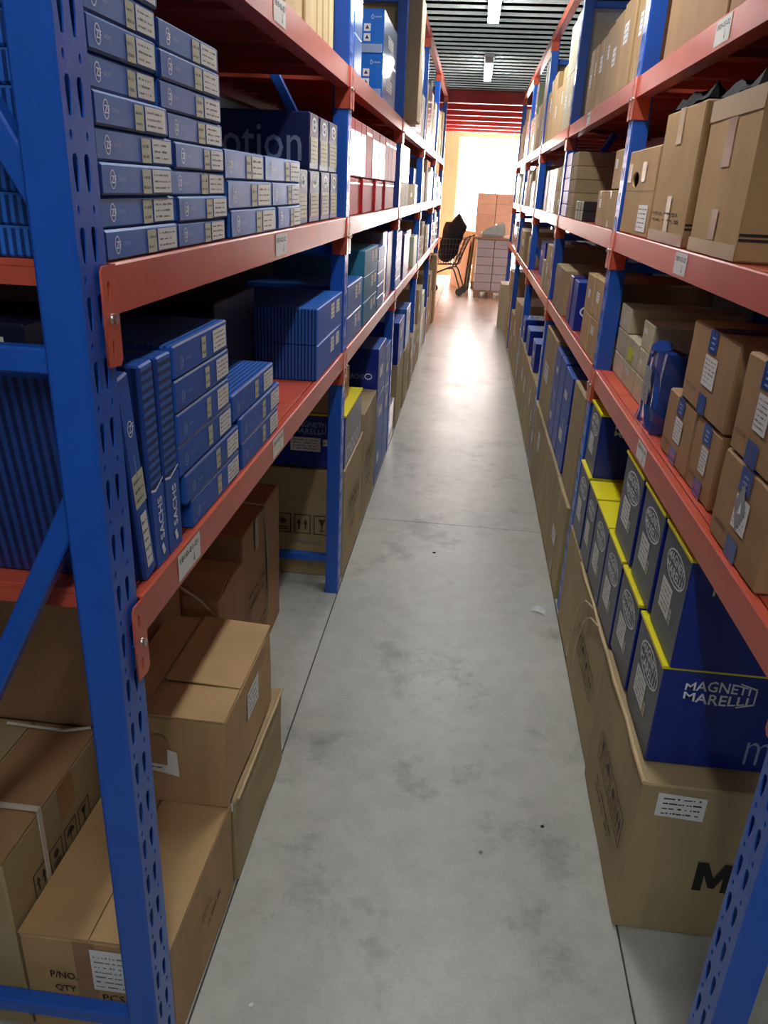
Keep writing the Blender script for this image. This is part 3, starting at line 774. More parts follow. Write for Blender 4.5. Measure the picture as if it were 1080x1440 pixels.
d = Decal(); d.rect(dx * .47, dz * .53, dx * .73, dz * .94, WHITE); d.lines(dx * .49, dz * .55, dx * .72, dz * .90, 7, INKG, 4); d.put(PN_, 'C', 'paper_label')
d = Decal(); d.rect(dx * .36, dz * .30, dx * .50, dz * .995, TAPE); d.put(PN_, 'C', 'packing_tape', off=.0003)
d = Decal(); d.lines(dy * .42, dz * .52, dy * .60, dz * .62, 2, INKB, 5); d.lines(dy * .50, dz * .36, dy * .74, dz * .46, 1, INKB, 6); d.put(PN_, 'A', 'faint_print')
W_ = carton('cardboard_carton', 'left', -1.08, -.776, .993, 1.385, 0, .452, TAN2, 'strapped carton with printed handling symbols at the lower left corner')
dx, dy, dz, sg = W_['_d']
flap(W_, 'flap', -dx / 2, -.004, -dy / 2, dy / 2, dz, TAN2, .01, 'x0'); flap(W_, 'flap', .004, dx / 2, -dy / 2, dy / 2, dz, TAN3, .01, 'x1')
d = Decal(); icons(d, dy * .20, dz * .60, .052, 4, (2, 3, 1, 0)); d.put(W_, 'A', 'printed_symbols')
d = Decal(); d.rect(dy * .52, dz * .8, dy * .68, dz * .998, TAPE); d.put(W_, 'A', 'packing_tape', off=.0003)
bm = bmesh.new()
for a in (-.072,):
    bx(bm, -dx / 2 - .001, dx / 2 + .003, a, a + .014, dz + .012, dz + .0135); bx(bm, dx / 2 + .0018, dx / 2 + .0035, a, a + .014, .0, dz + .0135); bx(bm, -dx / 2 - .004, -dx / 2 - .002, a, a + .014, .0, dz + .0135)
link('strap', bm_mesh(bm, 'strap', [STRAP]), W_)
bm = bmesh.new(); tube(bm, [(-dx / 2 + .1, dy / 2 - .02, dz + .013), (0, dy / 2 - .025, dz + .015), (dx / 2 - .06, dy / 2 - .03, dz + .017), (dx / 2 - .01, dy / 2 - .005, dz + .012)], .004, 6); link('strap_tail', bm_mesh(bm, 'strap_tail', [STRAP]), W_)
U_ = carton('cardboard_carton', 'left', -1.07, -.768, 1.41, 1.93, 0, .93, TAN3, 'tall brown carton behind the strapped carton at the left', wear=.003)
d = Decal(); d.rect(.0, .44, .30, .444, INKB); d.put(U_, 'C', 'crease_line')
SL = carton('crushed_carton', 'left', -.752, -.456, 1.41, 1.88, 0, .266, TAN2, 'crushed lower carton under the torn topped carton on the floor', wear=.006)
d = Decal(); d.rect(.25 * .6, .235, .29, .262, WHITE); d.lines(.16, .238, .28, .258, 2, INK, 3); d.put(SL, 'C', 'paper_label')
bm = bmesh.new(); tube(bm, [(.150, -.225, .262), (.153, -.10, .268), (.151, .02, .262), (.156, .14, .270), (.152, .23, .262)], .0045, 5); link('torn_edge', bm_mesh(bm, 'torn_edge', [EDGE]), SL)
S_ = carton('cardboard_carton', 'left', -.748, -.462, 1.366, 1.79, .282, .245, TAN, 'carton with torn top flap and half torn white label', wear=.003)
dx, dy, dz, sg = S_['_d']
flap(S_, 'flap', -.04, dx / 2, -dy / 2 + .13, dy / 2, dz, TAN, .05, 'x1'); flap(S_, 'flap', -dx / 2, -.05, -dy / 2, dy / 2, dz, TAN, .02, 'x0'); flap(S_, 'flap', -.03, dx / 2, -dy / 2, -dy / 2 + .125, dz, TAN, .012, 'x1')
d = Decal(); d.poly([(.085, .10), (.175, .082), (.172, .152), (.150, .158), (.148, .112), (.086, .118)], WHITE); d.lines(.10, .10, .14, .112, 1, INKB, 2); d.put(S_, 'C', 'torn_label')
d = Decal(); d.poly([(.09, .118), (.148, .112), (.150, .185), (.135, .20), (.09, .19)], TAN3); d.put(S_, 'C', 'torn_patch', off=.0003)
white_label(S_, 'A', dy * .42, dz * .48, dy * .66, dz * .80, 4)
T_ = carton('cardboard_carton', 'left', -1.02, -.668, 2.24, 2.75, 0, .572, TAN3, 'twine tied brown carton standing back beside the second left post', wear=.005)
dx, dy, dz, sg = T_['_d']
bm = bmesh.new()
q = .02
tube(bm, [(dx / 2 + .007, q, 0.006), (dx / 2 + .007, q + .01, dz * .5), (dx / 2 + .007, q, dz + .005), (0, q + .01, dz + .007), (-dx / 2 - .007, q, dz + .005)], .0045, 5); link('twine', bm_mesh(bm, 'twine', [TWINE]), T_)
d = Decal(); d.lines(dy * .10, dz * .45, dy * .50, dz * .60, 2, INKB, 8); d.lines(dy * .1, dz * .2, dy * .6, dz * .3, 2, INKB, 9); d.put(T_, 'A', 'faint_print')
d = Decal(); d.rect(dy * .28, dz * .80, dy * .36, dz * .998, CLEAR); d.put(T_, 'A', 'packing_tape')
V_ = carton('cardboard_carton', 'left', -1.0, -.66, 1.95, 2.215, 0, .50, TAN3, 'open dark carton with loose twine behind the torn carton', wear=.004)
dx, dy, dz, sg = V_['_d']
flap(V_, 'flap', -dx / 2, dx / 2, -dy / 2, -.02, dz, TAN3, .25, 'y0')
bm = bmesh.new(); tube(bm, [(-.05, -dy / 2 + .02, dz + .045), (.05, -dy / 2 - .006, dz + .04), (.12, -dy / 2 - .012, dz + .0), (.165, -dy / 2 - .010, dz - .05)], .004, 5); link('twine', bm_mesh(bm, 'twine', [TWINE]), V_)

# --- floor, second bay
C1 = place('left', 0, 1, 3.105, 3.70, [.514], 'print', dx=.50, wear=.004, look='tan carton with handling panels')[0]
dx, dy, dz, sg = C1['_d']
d = Decal(); icons(d, dx - .31, dz * .40, .075, 3, (3, 2, 0), INKB); d.put(C1, 'C', 'printed_symbols')
d = Decal(); d.text('FRAGILE', dx - .215, dz * .30, .018, INKG, .12); d.put(C1, 'C', 'faint_print')
bm = bmesh.new(); tube(bm, [(dx / 2 - .004, -dy / 2, dz - .002), (dx / 2, -.12, dz + .004), (dx / 2 - .004, 0, dz - .001), (dx / 2, .14, dz + .004), (dx / 2 - .003, dy / 2, dz)], .006, 5); link('frayed_edge', bm_mesh(bm, 'frayed_edge', [EDGE]), C1)
place('left', 0, 1, 3.725, 4.265, [.60], 'print', dx=.50, wear=.004)
MMl = raw_box('auto_part_box', 'left', -.466, 3.105, 3.62, .524, .45, .236, ST['mmleft'][3]); deco_mm_left(MMl)
lab(MMl, 'navy and slate yellow lidded box on carton beyond second left post', 'box')
SM = raw_box('cardboard_carton', 'left', -.505, 3.11, 3.45, .7645, .26, .14, (TAN, TAN, TAN)); lab(SM, 'small tan carton on yellow lidded box behind second left post', 'carton')
place('left', 0, 1, 4.285, 4.675, [.268, .262, .29], 'navy', dx=.40)
d = Decal()
top_ = [o for o in bpy.data.objects if o.name.startswith('blue_box')][-1]
dx, dy, dz, sg = top_['_d']; d = Decal(); d.text('SACHS', dx - .17, dz * .40, .03, INKL, .09, .02); d.ring(dx - .055, dz * .46, .022, .018, .005, INKW, 14); d.put(top_, 'C', 'printed_name')
place('left', 0, 1, 4.69, 4.97, [.20, .29, .27], 'navy', dx=.40)
# --- lower shelf, second bay
place('left', 1, 1, 3.065, 3.485, [.110, .122], 'midblue', dx=.40)
place('left', 1, 1, 3.555, 4.055, [.107, .112, .112], 'teal', dx=.42)
place('left', 1, 1, 4.085, 4.385, [.062] * 5, 'small', dx=.35, deco=False, look='small grey blue box')
place('left', 1, 1, 4.41, 4.60, [.37], 'grey', dx=.40, xf=-.48)
place('left', 1, 1, 4.63, 4.95, [.36], 'purple', dx=.40, xf=-.478)
# --- middle shelf, second bay: red boxes
lo_ = [3.06, 3.18, 3.30, 3.42, 3.51, 3.70, 3.86, 4.01, 4.14, 4.27, 4.45, 4.62, 4.80]
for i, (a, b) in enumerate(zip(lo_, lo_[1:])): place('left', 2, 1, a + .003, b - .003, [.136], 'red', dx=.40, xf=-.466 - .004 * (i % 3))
up_ = [(3.06, 3.17), (3.17, 3.345), (3.35, 3.49), (3.50, 3.705), (3.715, 3.965), (3.985, 4.225), (4.245, 4.40), (4.405, 4.57), (4.575, 4.79)]
for i, (a, b) in enumerate(up_): place('left', 2, 1, a + .002, b - .002, [.20], 'redglare' if i in (0, 1, 2, 4, 5) else 'red', dx=.40, z0=LV[2] + .138, xf=-.468, look='tall red white fronted box' if i in (0, 1, 2, 4, 5) else 'tall glossy red box')
# --- upper shelf, second bay: bright blue boxes in film
place('left', 3, 1, 3.075, 3.265, [.115, .12, .12], 'sky', dx=.40, deco=False)
place('left', 3, 1, 3.945, 4.545, [.176, .174], 'sky', dx=.42)
place('left', 3, 1, 3.30, 3.62, [.16], 'sky', dx=.30, xf=-.60, deco=False, look='bright blue set back box')
# --- upper shelf, third bay: cartons reaching out over the aisle
place('left', 3, 2, 5.10, 5.40, [.64], 'olive', xf=-.385, dx=.50, look='dark overhanging carton')
place('left', 3, 2, 5.60, 6.05, [.50], 'grey', xf=-.425, dx=.45)
place('left', 3, 2, 6.10, 6.45, [.36], 'pale', xf=-.455)
place('left', 3, 2, 6.50, 6.95, [.30], 'pale')
# --- middle shelf, third bay
lo_ = [5.09, 5.22, 5.36, 5.50, 5.64, 5.74]
for a, b in zip(lo_, lo_[1:]): place('left', 2, 2, a + .003, b - .003, [.138], 'pale', dx=.40)
for a, b in ((5.09, 5.23), (5.24, 5.44), (5.45, 5.69)): place('left', 2, 2, a, b, [.214], 'white', dx=.40, z0=LV[2] + .140, look='tall white box')
place('left', 2, 2, 5.755, 6.33, [.138], 'olive', dx=.40)
place('left', 2, 2, 5.80, 6.30, [.20], 'navy', dx=.30, z0=LV[2] + .140, xf=-.52, look='royal blue upper box')
place('left', 2, 2, 6.36, 6.58, [.138], 'white', dx=.40); place('left', 2, 2, 6.62, 6.95, [.26], 'navy', dx=.40, xf=-.5)
# --- lower shelf, third bay
place('left', 1, 2, 5.09, 5.42, [.056] * 6, 'small', dx=.36, deco=False, look='small grey white box')
place('left', 1, 2, 5.62, 6.02, [.30], 'purple', dx=.38)
place('left', 1, 2, 6.10, 6.52, [.30], 'purple', dx=.38, xf=-.49)
place('left', 1, 2, 6.56, 6.96, [.24], 'green', dx=.38)
# --- floor, third bay
place('left', 0, 2, 5.10, 5.48, [.25], 'grey', dx=.40, xf=-.47)
for a, b in ((5.55, 5.80), (5.82, 6.10), (6.12, 6.44), (6.46, 6.74), (6.76, 7.0)): place('left', 0, 2, a, b, [.465], 'tall', dx=.42, xf=-.462 + .004 * math.sin(a * 30))
place('left', 0, 2, 5.56, 6.00, [.30], 'navy', dx=.38, z0=.468, look='royal blue box on slim cartons'); place('left', 0, 2, 6.20, 6.62, [.31], 'midblue', dx=.38, z0=.468, look='mid blue box on slim cartons')
# --- fourth and farthest bays
def fill(side, lev, bay, y0, y1, wmin, wmax, hmin, hmax, styles, seed, stack=1, xf=None):
    r = random.Random(seed); y = y0
    while y < y1 - wmin:
        w_ = min(r.uniform(wmin, wmax), y1 - y)
        h_ = r.uniform(hmin, hmax); n = r.randint(1, stack)
        jx = r.uniform(0, .012) * (-1 if side == 'left' else 1)
        bx_ = ((XL - .004) if side == 'left' else (XR + .004)) if xf is None else xf
        place(side, lev, bay, y, y + w_ - .006, [h_ / n] * n, r.choice(styles), xf=bx_ + jx, dx=.42)
        y += w_
        if r.random() < .18: y += .12
fill('left', 3, 3, 7.14, 9.0, .16, .34, .30, .55, ['pale', 'cream', 'white', 'grey'], 11)
fill('left', 3, 4, 9.18, 11.05, .18, .36, .28, .50, ['pale', 'cream', 'tall'], 12)
fill('left', 2, 3, 7.14, 9.0, .14, .30, .22, .38, ['white', 'pale', 'navy', 'olive', 'white'], 13)
fill('left', 2, 4, 9.18, 11.05, .14, .30, .18, .38, ['white', 'pale', 'purple', 'pale'], 14)
fill('left', 1, 3, 7.14, 9.0, .24, .42, .20, .36, ['green', 'olive', 'green', 'navy'], 15, 3)
fill('left', 1, 4, 9.18, 11.05, .22, .40, .20, .36, ['midblue', 'grey', 'pale'], 16, 4)
place('left', 0, 3, 7.14, 7.62, [.44], 'tall', dx=.45); place('left', 0, 3, 7.64, 8.14, [.40, .36], 'tall', dx=.45); place('left', 0, 3, 8.16, 8.62, [.40, .26], 'green', dx=.45); place('left', 0, 3, 8.64, 9.02, [.42], 'pale', dx=.45)
place('left', 0, 4, 9.18, 9.62, [.46], 'olive', dx=.45); place('left', 0, 4, 9.64, 10.1, [.42, .30], 'tall', dx=.45); place('left', 0, 4, 10.12, 10.48, [.44], 'tall', dx=.45)
place('left', 0, 4, 10.55, 10.98, [.43, .08, .36], 'tall', xf=-.44, dx=.40)
[o for o in bpy.data.objects if o.get('label', '').startswith('tan slim carton, second up of fourth')][-1].data.materials[0] = NAVY

# ================================================================== GOODS, RIGHT RACK
# --- floor, nearest bay
BC = carton('cardboard_carton', 'right', .482, .98, 1.42, 1.965, 0, .447, TAN2, 'big carton marked M with white label at the right front post', wear=.003)
dx, dy, dz, sg = BC['_d']
d = Decal(); d.rect(.037, dz - .085, .145, dz - .020, WHITE, -.006); d.lines(.05, dz - .082, .135, dz - .026, 4, INK, 21); d.put(BC, 'C', 'paper_label')
for u_ in (.160, .255):
    d = Decal(); d.poly([(u_ + .085 * p, .150 + .088 * q) for p, q in ((0, 0), (.24, 0), (.24, .55), (.42, .12), (.58, .12), (.76, .55), (.76, 0), (1, 0), (1, 1), (.72, 1), (.5, .48), (.28, 1), (0, 1))], INK); d.put(BC, 'C', 'printed_letter')
d = Decal(); icons(d, dy * .25, dz * .40, .075, 4, (0, 1, 3, 2), INKB); d.put(BC, 'A', 'printed_symbols')
d = Decal(); d.lines(dy * .30, dz * .22, dy * .72, dz * .34, 2, INKB, 23); d.put(BC, 'A', 'faint_print')
bm = bmesh.new(); tube(bm, [(dx / 2 - .002, -dy / 2, dz), (dx / 2 + .002, -.12, dz + .004), (dx / 2 - .004, .05, dz), (dx / 2 + .001, .16, dz + .003), (dx / 2 - .002, dy / 2, dz)], .006, 5); link('frayed_edge', bm_mesh(bm, 'frayed_edge', [EDGE]), BC)
C2 = carton('cardboard_carton', 'right', .490, .98, 1.98, 2.585, 0, .425, TAN2, 'second floor carton on the right behind the one marked M', wear=.004)
dx, dy, dz, sg = C2['_d']
d = Decal(); icons(d, dy * .28, dz * .42, .075, 4, (0, 1, 3, 2), INKB); d.put(C2, 'A', 'printed_symbols')
bm = bmesh.new(); tube(bm, [(dx / 2 - .002, -dy / 2, dz), (dx / 2 + .003, -.16, dz + .004), (dx / 2 - .003, 0, dz + .001), (dx / 2 + .002, .18, dz + .004), (dx / 2 - .002, dy / 2, dz)], .005, 5); link('frayed_edge', bm_mesh(bm, 'frayed_edge', [EDGE]), C2)
for yo, rch, zb in ((.05, .30, .06), (.16, .27, .12)):
    bm = bmesh.new()
    tube(bm, [(dx / 2 + .006, yo + .004, dz + .010)] + [(dx / 2 + .009, yo - rch * math.sin(q_ * math.pi / 16), dz - (dz - zb) * (1 - math.cos(q_ * math.pi / 16))) for q_ in range(1, 9)][::1], .003, 5); link('twine', bm_mesh(bm, 'twine', [TWINE]), C2)
C3 = carton('cardboard_carton', 'right', .495, .98, 2.60, 2.94, 0, .425, TAN2, 'third floor carton on the right next to the second post', wear=.004)
MMX = .507
mmr = [(1.492, 1.735), (1.762, 1.992), (2.012, 2.238), (2.252, 2.478), (2.494, 2.672), (2.70, 2.915)]
mmu = {0: (1.480, 1.695), 1: (1.722, 1.942), 2: (1.972, 2.212), 5: (2.70, 2.915)}
for i, (a, b) in enumerate(mmr):
    z0 = .4495 if i == 0 else (.452 if i == 1 else .4275)
    h0 = .710 - z0
    o = raw_box('auto_part_box', 'right', MMX - .010, a, b, z0 + .001, .45, h0, ST['mm'][3]); deco_mm(o)
    lab(o, f'slate and blue yellow lidded box, {ORD[i]} back in lower row on right cartons', 'box', 'yellow lidded boxes on the right floor cartons')
    if i in mmu:
        a, b = mmu[i]
        o = raw_box('auto_part_box', 'right', MMX - .003, a, b, .7145, .45, .262 if i < 5 else .235, ST['mm'][3]); deco_mm(o)
        lab(o, f'slate and blue yellow lidded box, {["front", "second", "third", "", "", "rearmost"][i]} of upper row above right cartons', 'box', 'yellow lidded boxes on the right floor cartons')
# --- lower shelf, nearest bay
bt = [('C', .507, 1.182, 1.448, 1.0595, .172, 'bottom carton with blue tape and clear pouch at the right edge'),
      ('D', .507, 1.205, 1.440, 1.235, .178, 'blue taped carton on top at the right edge of lower shelf'),
      ('B', .530, 1.545, 1.728, 1.0595, .160, 'bottom blue taped carton, second from the right edge, lower shelf'),
      ('A', .530, 1.738, 1.990, 1.0595, .160, 'bottom blue taped carton beside the dark blue bagged bundle'),
      ('E', .527, 1.545, 1.880, 1.224, .180, 'wide blue taped carton on top, tallest on right lower shelf')]
for k, xf, a, b, z, h, t in bt:
    o = raw_box('cardboard_carton', 'right', xf, a, b, z, .36, h, (TAN3, TAN3, TAN3), wear=.0015, bevel=.004); lab(o, t, 'carton', 'blue taped cartons on the right lower shelf'); deco_bluetape(o)
    if k == 'C':
        dx, dy, dz, sg = o['_d']
        d = Decal(); d.poly([(dy * .50, dz * .34), (dy * .60, dz * .56), (dy * .52, dz * .86), (dy * .40, dz * .60)], GREYW); d.poly([(dy * .49, dz * .52), (dy * .55, dz * .54), (dy * .52, dz * .66)], INKW); d.put(o, 'A', 'clear_pouch', off=.002)
# bundle in blue plastic film: crumpled bag
bm = bmesh.new(); bx(bm, -.15, .15, -.095, .095, 0, .19)
bmesh.ops.subdivide_edges(bm, edges=bm.edges[:], cuts=5, use_grid_fill=True)
r = random.Random(5)
for v in bm.verts:
    t_ = v.co.z / .19
    v.co.x *= 1 - .06 * t_; v.co.y *= 1 - .05 * t_
    v.co.x += r.uniform(-.005, .005); v.co.y += r.uniform(-.004, .004)
    if t_ > .9: v.co.z += .022 * math.exp(-((v.co.x - .12) / .05) ** 2) + r.uniform(-.006, .01)
BF = mat('blue_film_dark', srgb(30, 66, 140), 0.16, var=0.15, scale=14, bump=0.3, bscale=22, coat=0.8)
me = bm_mesh(bm, 'bag', [BF]); BAG = link('bagged_bundle', me, None, (.675, 2.195, 1.0595), (0, 0, math.pi)); BAG['_d'] = (.30, .19, .19, -1)
lab(BAG, 'bundle wrapped in shiny dark blue film on right lower shelf', 'bundle')
white_label(BAG, 'A', .02, .06, .10, .16, 4, base=GREYW)
bm = bmesh.new(); disc(bm, (.13, -.05, .200), (.3, .2, 1), .02, .02, 7); disc(bm, (.125, -.03, .218), (.2, .5, 1), .028, .006, 7); link('knotted_film', bm_mesh(bm, 'knotted_film', [BF]), BAG)
place('right', 1, 0, 2.395, 2.545, [.080, .082, .086], 'pale', xf=.560, dx=.38)
place('right', 1, 0, 2.555, 2.755, [.080, .085], 'pale', xf=.560, dx=.38)
place('right', 1, 0, 2.765, 2.945, [.080, .084, .085], 'pale', xf=.560, dx=.38)
for o in bpy.data.objects:
    if o.get('label', '').startswith('pale slim carton, top of second stack back, right lower'):
        d = Decal(); d.rect(.05, .012, .12, .055, LIME); d.put(o, 'A', 'lime_sticker', off=.0015)
# --- middle shelf, nearest bay
RC = carton('cardboard_carton', 'right', .506, .96, 1.632, 1.985, LV[2], .312, TAN, 'tall taped carton on the right middle shelf nearest the camera', wear=.002)
dx, dy, dz, sg = RC['_d']
for q_, m_ in (((dy * .42, dz * .56, dy * .58, dz * .855), TAPE), ((dy * .42, dz * .105, dy * .55, dz * .30), TAPE), ((0, dz * .86, dy, dz * .995), CLEAR), ((0, .002, dy, dz * .10), CLEAR)): d = Decal(); d.rect(*q_, m_); d.put(RC, 'A', 'packing_tape')
for v_ in (.155, .125): d = Decal(); d.rect(0, dz * v_, dx, dz * (v_ + .016), INK); d.put(RC, 'C', 'printed_band')
RB = carton('cardboard_carton', 'right', .506, .96, 2.05, 2.448, LV[2], .325, TAN, 'tall carton with crumpled black plastic, second on right middle shelf', wear=.002)
dx, dy, dz, sg = RB['_d']
for q_, m_ in (((dy * .44, dz * .092, dy * .56, dz * .36), CLEAR), ((dy * .40, dz * .74, dy * .54, dz * .998), CLEAR), ((0, .002, dy, dz * .09), TAPE)): d = Decal(); d.rect(*q_, m_); d.put(RB, 'A', 'packing_tape')
d = Decal(); d.lines(dy * .08, dz * .16, dy * .92, dz * .26, 2, INKB, 31); d.put(RB, 'A', 'printed_text')
for v_ in (.155, .125): d = Decal(); d.rect(0, dz * v_, dx, dz * (v_ + .016), INK); d.put(RB, 'C', 'printed_band')
RA = carton('cardboard_carton', 'right', .506, .96, 2.47, 2.925, LV[2], .252, TAN, 'carton with oval hand hole beside the second right post', wear=.002)
dx, dy, dz, sg = RA['_d']; HY, HZ = -dy / 2 + .152, .163
def carve(o, c_):
    COL.objects.link(c_); c_.matrix_world = o.matrix_basis.copy()
    md = o.modifiers.new('hole', 'BOOLEAN'); md.object = c_; md.operation = 'DIFFERENCE'; md.solver = 'EXACT'
    me = bpy.data.meshes.new_from_object(o.evaluated_get(bpy.context.evaluated_depsgraph_get())); o.modifiers.clear(); o.data = me; bpy.data.objects.remove(c_)
carve(RA, bpy.data.objects.new('cut', box_mesh('cut', -dx / 2 + .008, dx / 2 - .007, -dy / 2 + .008, dy / 2 - .008, .008, dz - .008, TAN)))
bm = bmesh.new(); tube(bm, [(dx / 2 - .03, HY, HZ), (dx / 2 + .02, HY, HZ)], 1.0, 20)
for v in bm.verts: v.co.y = HY + (v.co.y - HY) * .052; v.co.z = HZ + (v.co.z - HZ) * .024
bmesh.ops.recalc_face_normals(bm, faces=bm.faces[:])
carve(RA, bpy.data.objects.new('cut', bm_mesh(bm, 'cut', [TAN])))
d = Decal(); d.rect(0, dz * .515, dy, dz * .520, INKB); d.put(RA, 'A', 'lid_seam', off=.0004)
for q_ in ((dy * .06, dz * .62, dy * .18, dz * .84), (dy * .55, dz * .62, dy * .68, dz * .84)): d = Decal(); d.rect(*q_, CLEAR); d.put(RA, 'A', 'packing_tape')
white_label(RA, 'A', dy * .62, dz * .06, dy * .92, dz * .36, 5)
def crumple(root, x0, x1, y0, y1, z, h, seed):
    bm = bmesh.new(); r = random.Random(seed); N, K = 10, 6; g = []
    for i in range(N + 1):
        row = []
        for j in range(K + 1):
            u, v = i / N, j / K
            e = min(u, 1 - u, v, 1 - v)
            row.append(bm.verts.new((x0 + (x1 - x0) * v + r.uniform(-.006, .006), y0 + (y1 - y0) * u + r.uniform(-.006, .006), z + (h * r.uniform(.3, 1) if e > .05 else r.uniform(0, .006)))))
        g.append(row)
    for i in range(N):
        for j in range(K): bm.faces.new((g[i][j], g[i][j + 1], g[i + 1][j + 1], g[i + 1][j]))
    bmesh.ops.solidify(bm, geom=bm.faces[:], thickness=.002)
    link('plastic_liner', bm_mesh(bm, 'plastic_liner', [BLACK]), root)
crumple(RB, .08, .225, -.19, .19, .324, .045, 1); crumple(RC, .08, .22, -.17, .10, .311, .04, 2)
# --- upper shelf, nearest bay
place('right', 3, 0, 1.52, 2.00, [.40], 'brown', dx=.45, deco=False, look='near brown carton')
place('right', 3, 0, 2.03, 2.648, [.48], 'brown', dx=.45, deco=False, xf=.507, look='wide plain brown carton')
# --- second bay
for a, b in ((3.09, 3.49), (3.50, 3.935), (3.945, 4.29), (4.30, 4.675), (4.685, 4.94)): place('right', 0, 1, a, b, [.44], 'tall', dx=.45, xf=.492, wear=.004)
for a, b, h in ((3.10, 3.44, .465),): place('right', 0, 1, a, b, [h], 'olive', dx=.45, z0=.443, look='olive upper carton')
place('right', 0, 1, 3.50, 3.785, [.235, .22], 'navy', dx=.42, z0=.443)
place('right', 0, 1, 3.80, 4.00, [.24, .222], 'navy', dx=.42, z0=.443)
place('right', 0, 1, 4.01, 4.265, [.242, .222], 'navy', dx=.42, z0=.443)
place('right', 0, 1, 4.295, 4.88, [.48], 'olive', dx=.45, z0=.443, look='wide olive upper carton')
place('right', 1, 1, 3.055, 3.275, [.152, .152], 'tan', dx=.40); place('right', 1, 1, 3.29, 3.495, [.150, .150], 'tan', dx=.40)
bb = place('right', 1, 1, 3.83, 3.985, [.225], 'navy', dx=.40, xf=.514)[0]
dx, dy, dz, sg = bb['_d']; d = Decal(); d.ring(.07, dz * .40, .05, .03, .008, INKW, 18); d.put(bb, 'C', 'printed_ring')
place('right', 1, 1, 4.04, 4.16, [.228], 'purple', dx=.38, xf=.514)
place('right', 1, 1, 4.30, 4.80, [.235], 'olive', dx=.42, wear=.004)
place('right', 2, 1, 3.055, 3.355, [.134], 'tan', dx=.40); place('right', 2, 1, 3.06, 3.225, [.134], 'tan', dx=.36, z0=LV[2] + .136, look='tan upper carton')
place('right', 2, 1, 3.375, 3.53, [.134], 'tan', dx=.42)
for a in (3.96, 4.06, 4.16): place('right', 2, 1, a, a + .092, [.044, .044], 'dark', dx=.26)
place('right', 2, 1, 4.40, 4.66, [.062, .062, .064, .064, .068], 'olive', dx=.30, look='olive stacked carton', deco=False)
place('right', 2, 1, 4.68, 4.95, [.066] * 5, 'midblue', dx=.30, deco=False, look='grey blue flat box')
PT = bpy.data.objects.new('machined_part', None); COL.objects.link(PT); PT.location = (.78, 3.66, LV[2] + .0015); tag(PT, 'black metal machine part standing behind the right middle shelf cartons', 'part')
bm = bmesh.new(); disc(bm, (0, 0, .012), (0, 0, 1), .05, .024, 14); link('base', bm_mesh(bm, 'base', [BLACK]), PT)
bm = bmesh.new(); tube(bm, [(0, 0, .02), (0, 0, .21)], .012, 10); link('shaft', bm_mesh(bm, 'shaft', [CHROME]), PT)
bm = bmesh.new(); disc(bm, (0, 0, .20), (1, .2, 0), .035, .03, 14); link('pulley', bm_mesh(bm, 'pulley', [BLACK]), PT)
for a, b, h in ((3.06, 3.22, .36), (3.23, 3.48, .30), (3.49, 3.70, .29), (3.71, 3.90, .285), (3.91, 4.12, .28), (4.13, 4.23, .275), (4.24, 4.38, .275)): place('right', 3, 1, a, b, [h], 'tan', dx=.45, xf=.506 + .004 * math.sin(a * 50))
place('right', 3, 1, 4.55, 4.95, [.20], 'olive', dx=.40, xf=.62, look='olive set back carton')
place('right', 3, 1, 3.10, 3.46, [.14], 'cream', dx=.40, z0=LV[3] + .363, look='cream upper carton')
# --- third bay
for a, b in ((5.10, 5.26), (5.27, 5.52), (5.53, 5.85), (5.86, 6.20), (6.21, 6.55), (6.56, 6.98)): place('right', 0, 2, a, b, [.49], 'tall', dx=.45, xf=.497)
place('right', 0, 2, 5.51, 5.76, [.20], 'navy', dx=.40, z0=.493, look='front royal blue box'); place('right', 0, 2, 6.12, 6.40, [.19], 'navy', dx=.40, z0=.493, look='middle royal blue box'); place('right', 0, 2, 6.70, 6.97, [.19], 'navy', dx=.40, z0=.493, look='rear royal blue box')
place('right', 1, 2, 5.12, 5.28, [.15, .155], 'tall', dx=.40); place('right', 1, 2, 5.29, 5.52, [.30], 'tall', dx=.40); place('right', 1, 2, 5.60, 5.74, [.185], 'pale', dx=.40); place('right', 1, 2, 6.30, 6.70, [.26], 'navy', dx=.35, xf=.56)
for i, (a, b) in enumerate(((5.08, 5.29), (5.30, 5.46), (5.47, 5.62), (5.63, 5.78), (5.79, 5.93), (5.94, 6.08), (6.09, 6.24))): place('right', 2, 2, a, b, [.135, .135] if i == 0 else [.27], 'tall' if i < 2 else ['white', 'purple', 'white', 'pale', 'purple'][i - 2], dx=.42)
place('right', 2, 2, 6.35, 6.90, [.25], 'purple', dx=.40, xf=.55)
place('right', 3, 2, 5.10, 5.34, [.30, .29], 'pale', dx=.45); place('right', 3, 2, 5.35, 5.58, [.30, .28], 'pale', dx=.45)
for a, b, h in ((5.60, 5.81, .39), (5.82, 6.02, .30), (6.03, 6.24, .31), (6.25, 6.50, .43), (6.52, 6.72, .42), (6.74, 6.95, .36)): place('right', 3, 2, a, b, [h], 'tan', dx=.45)
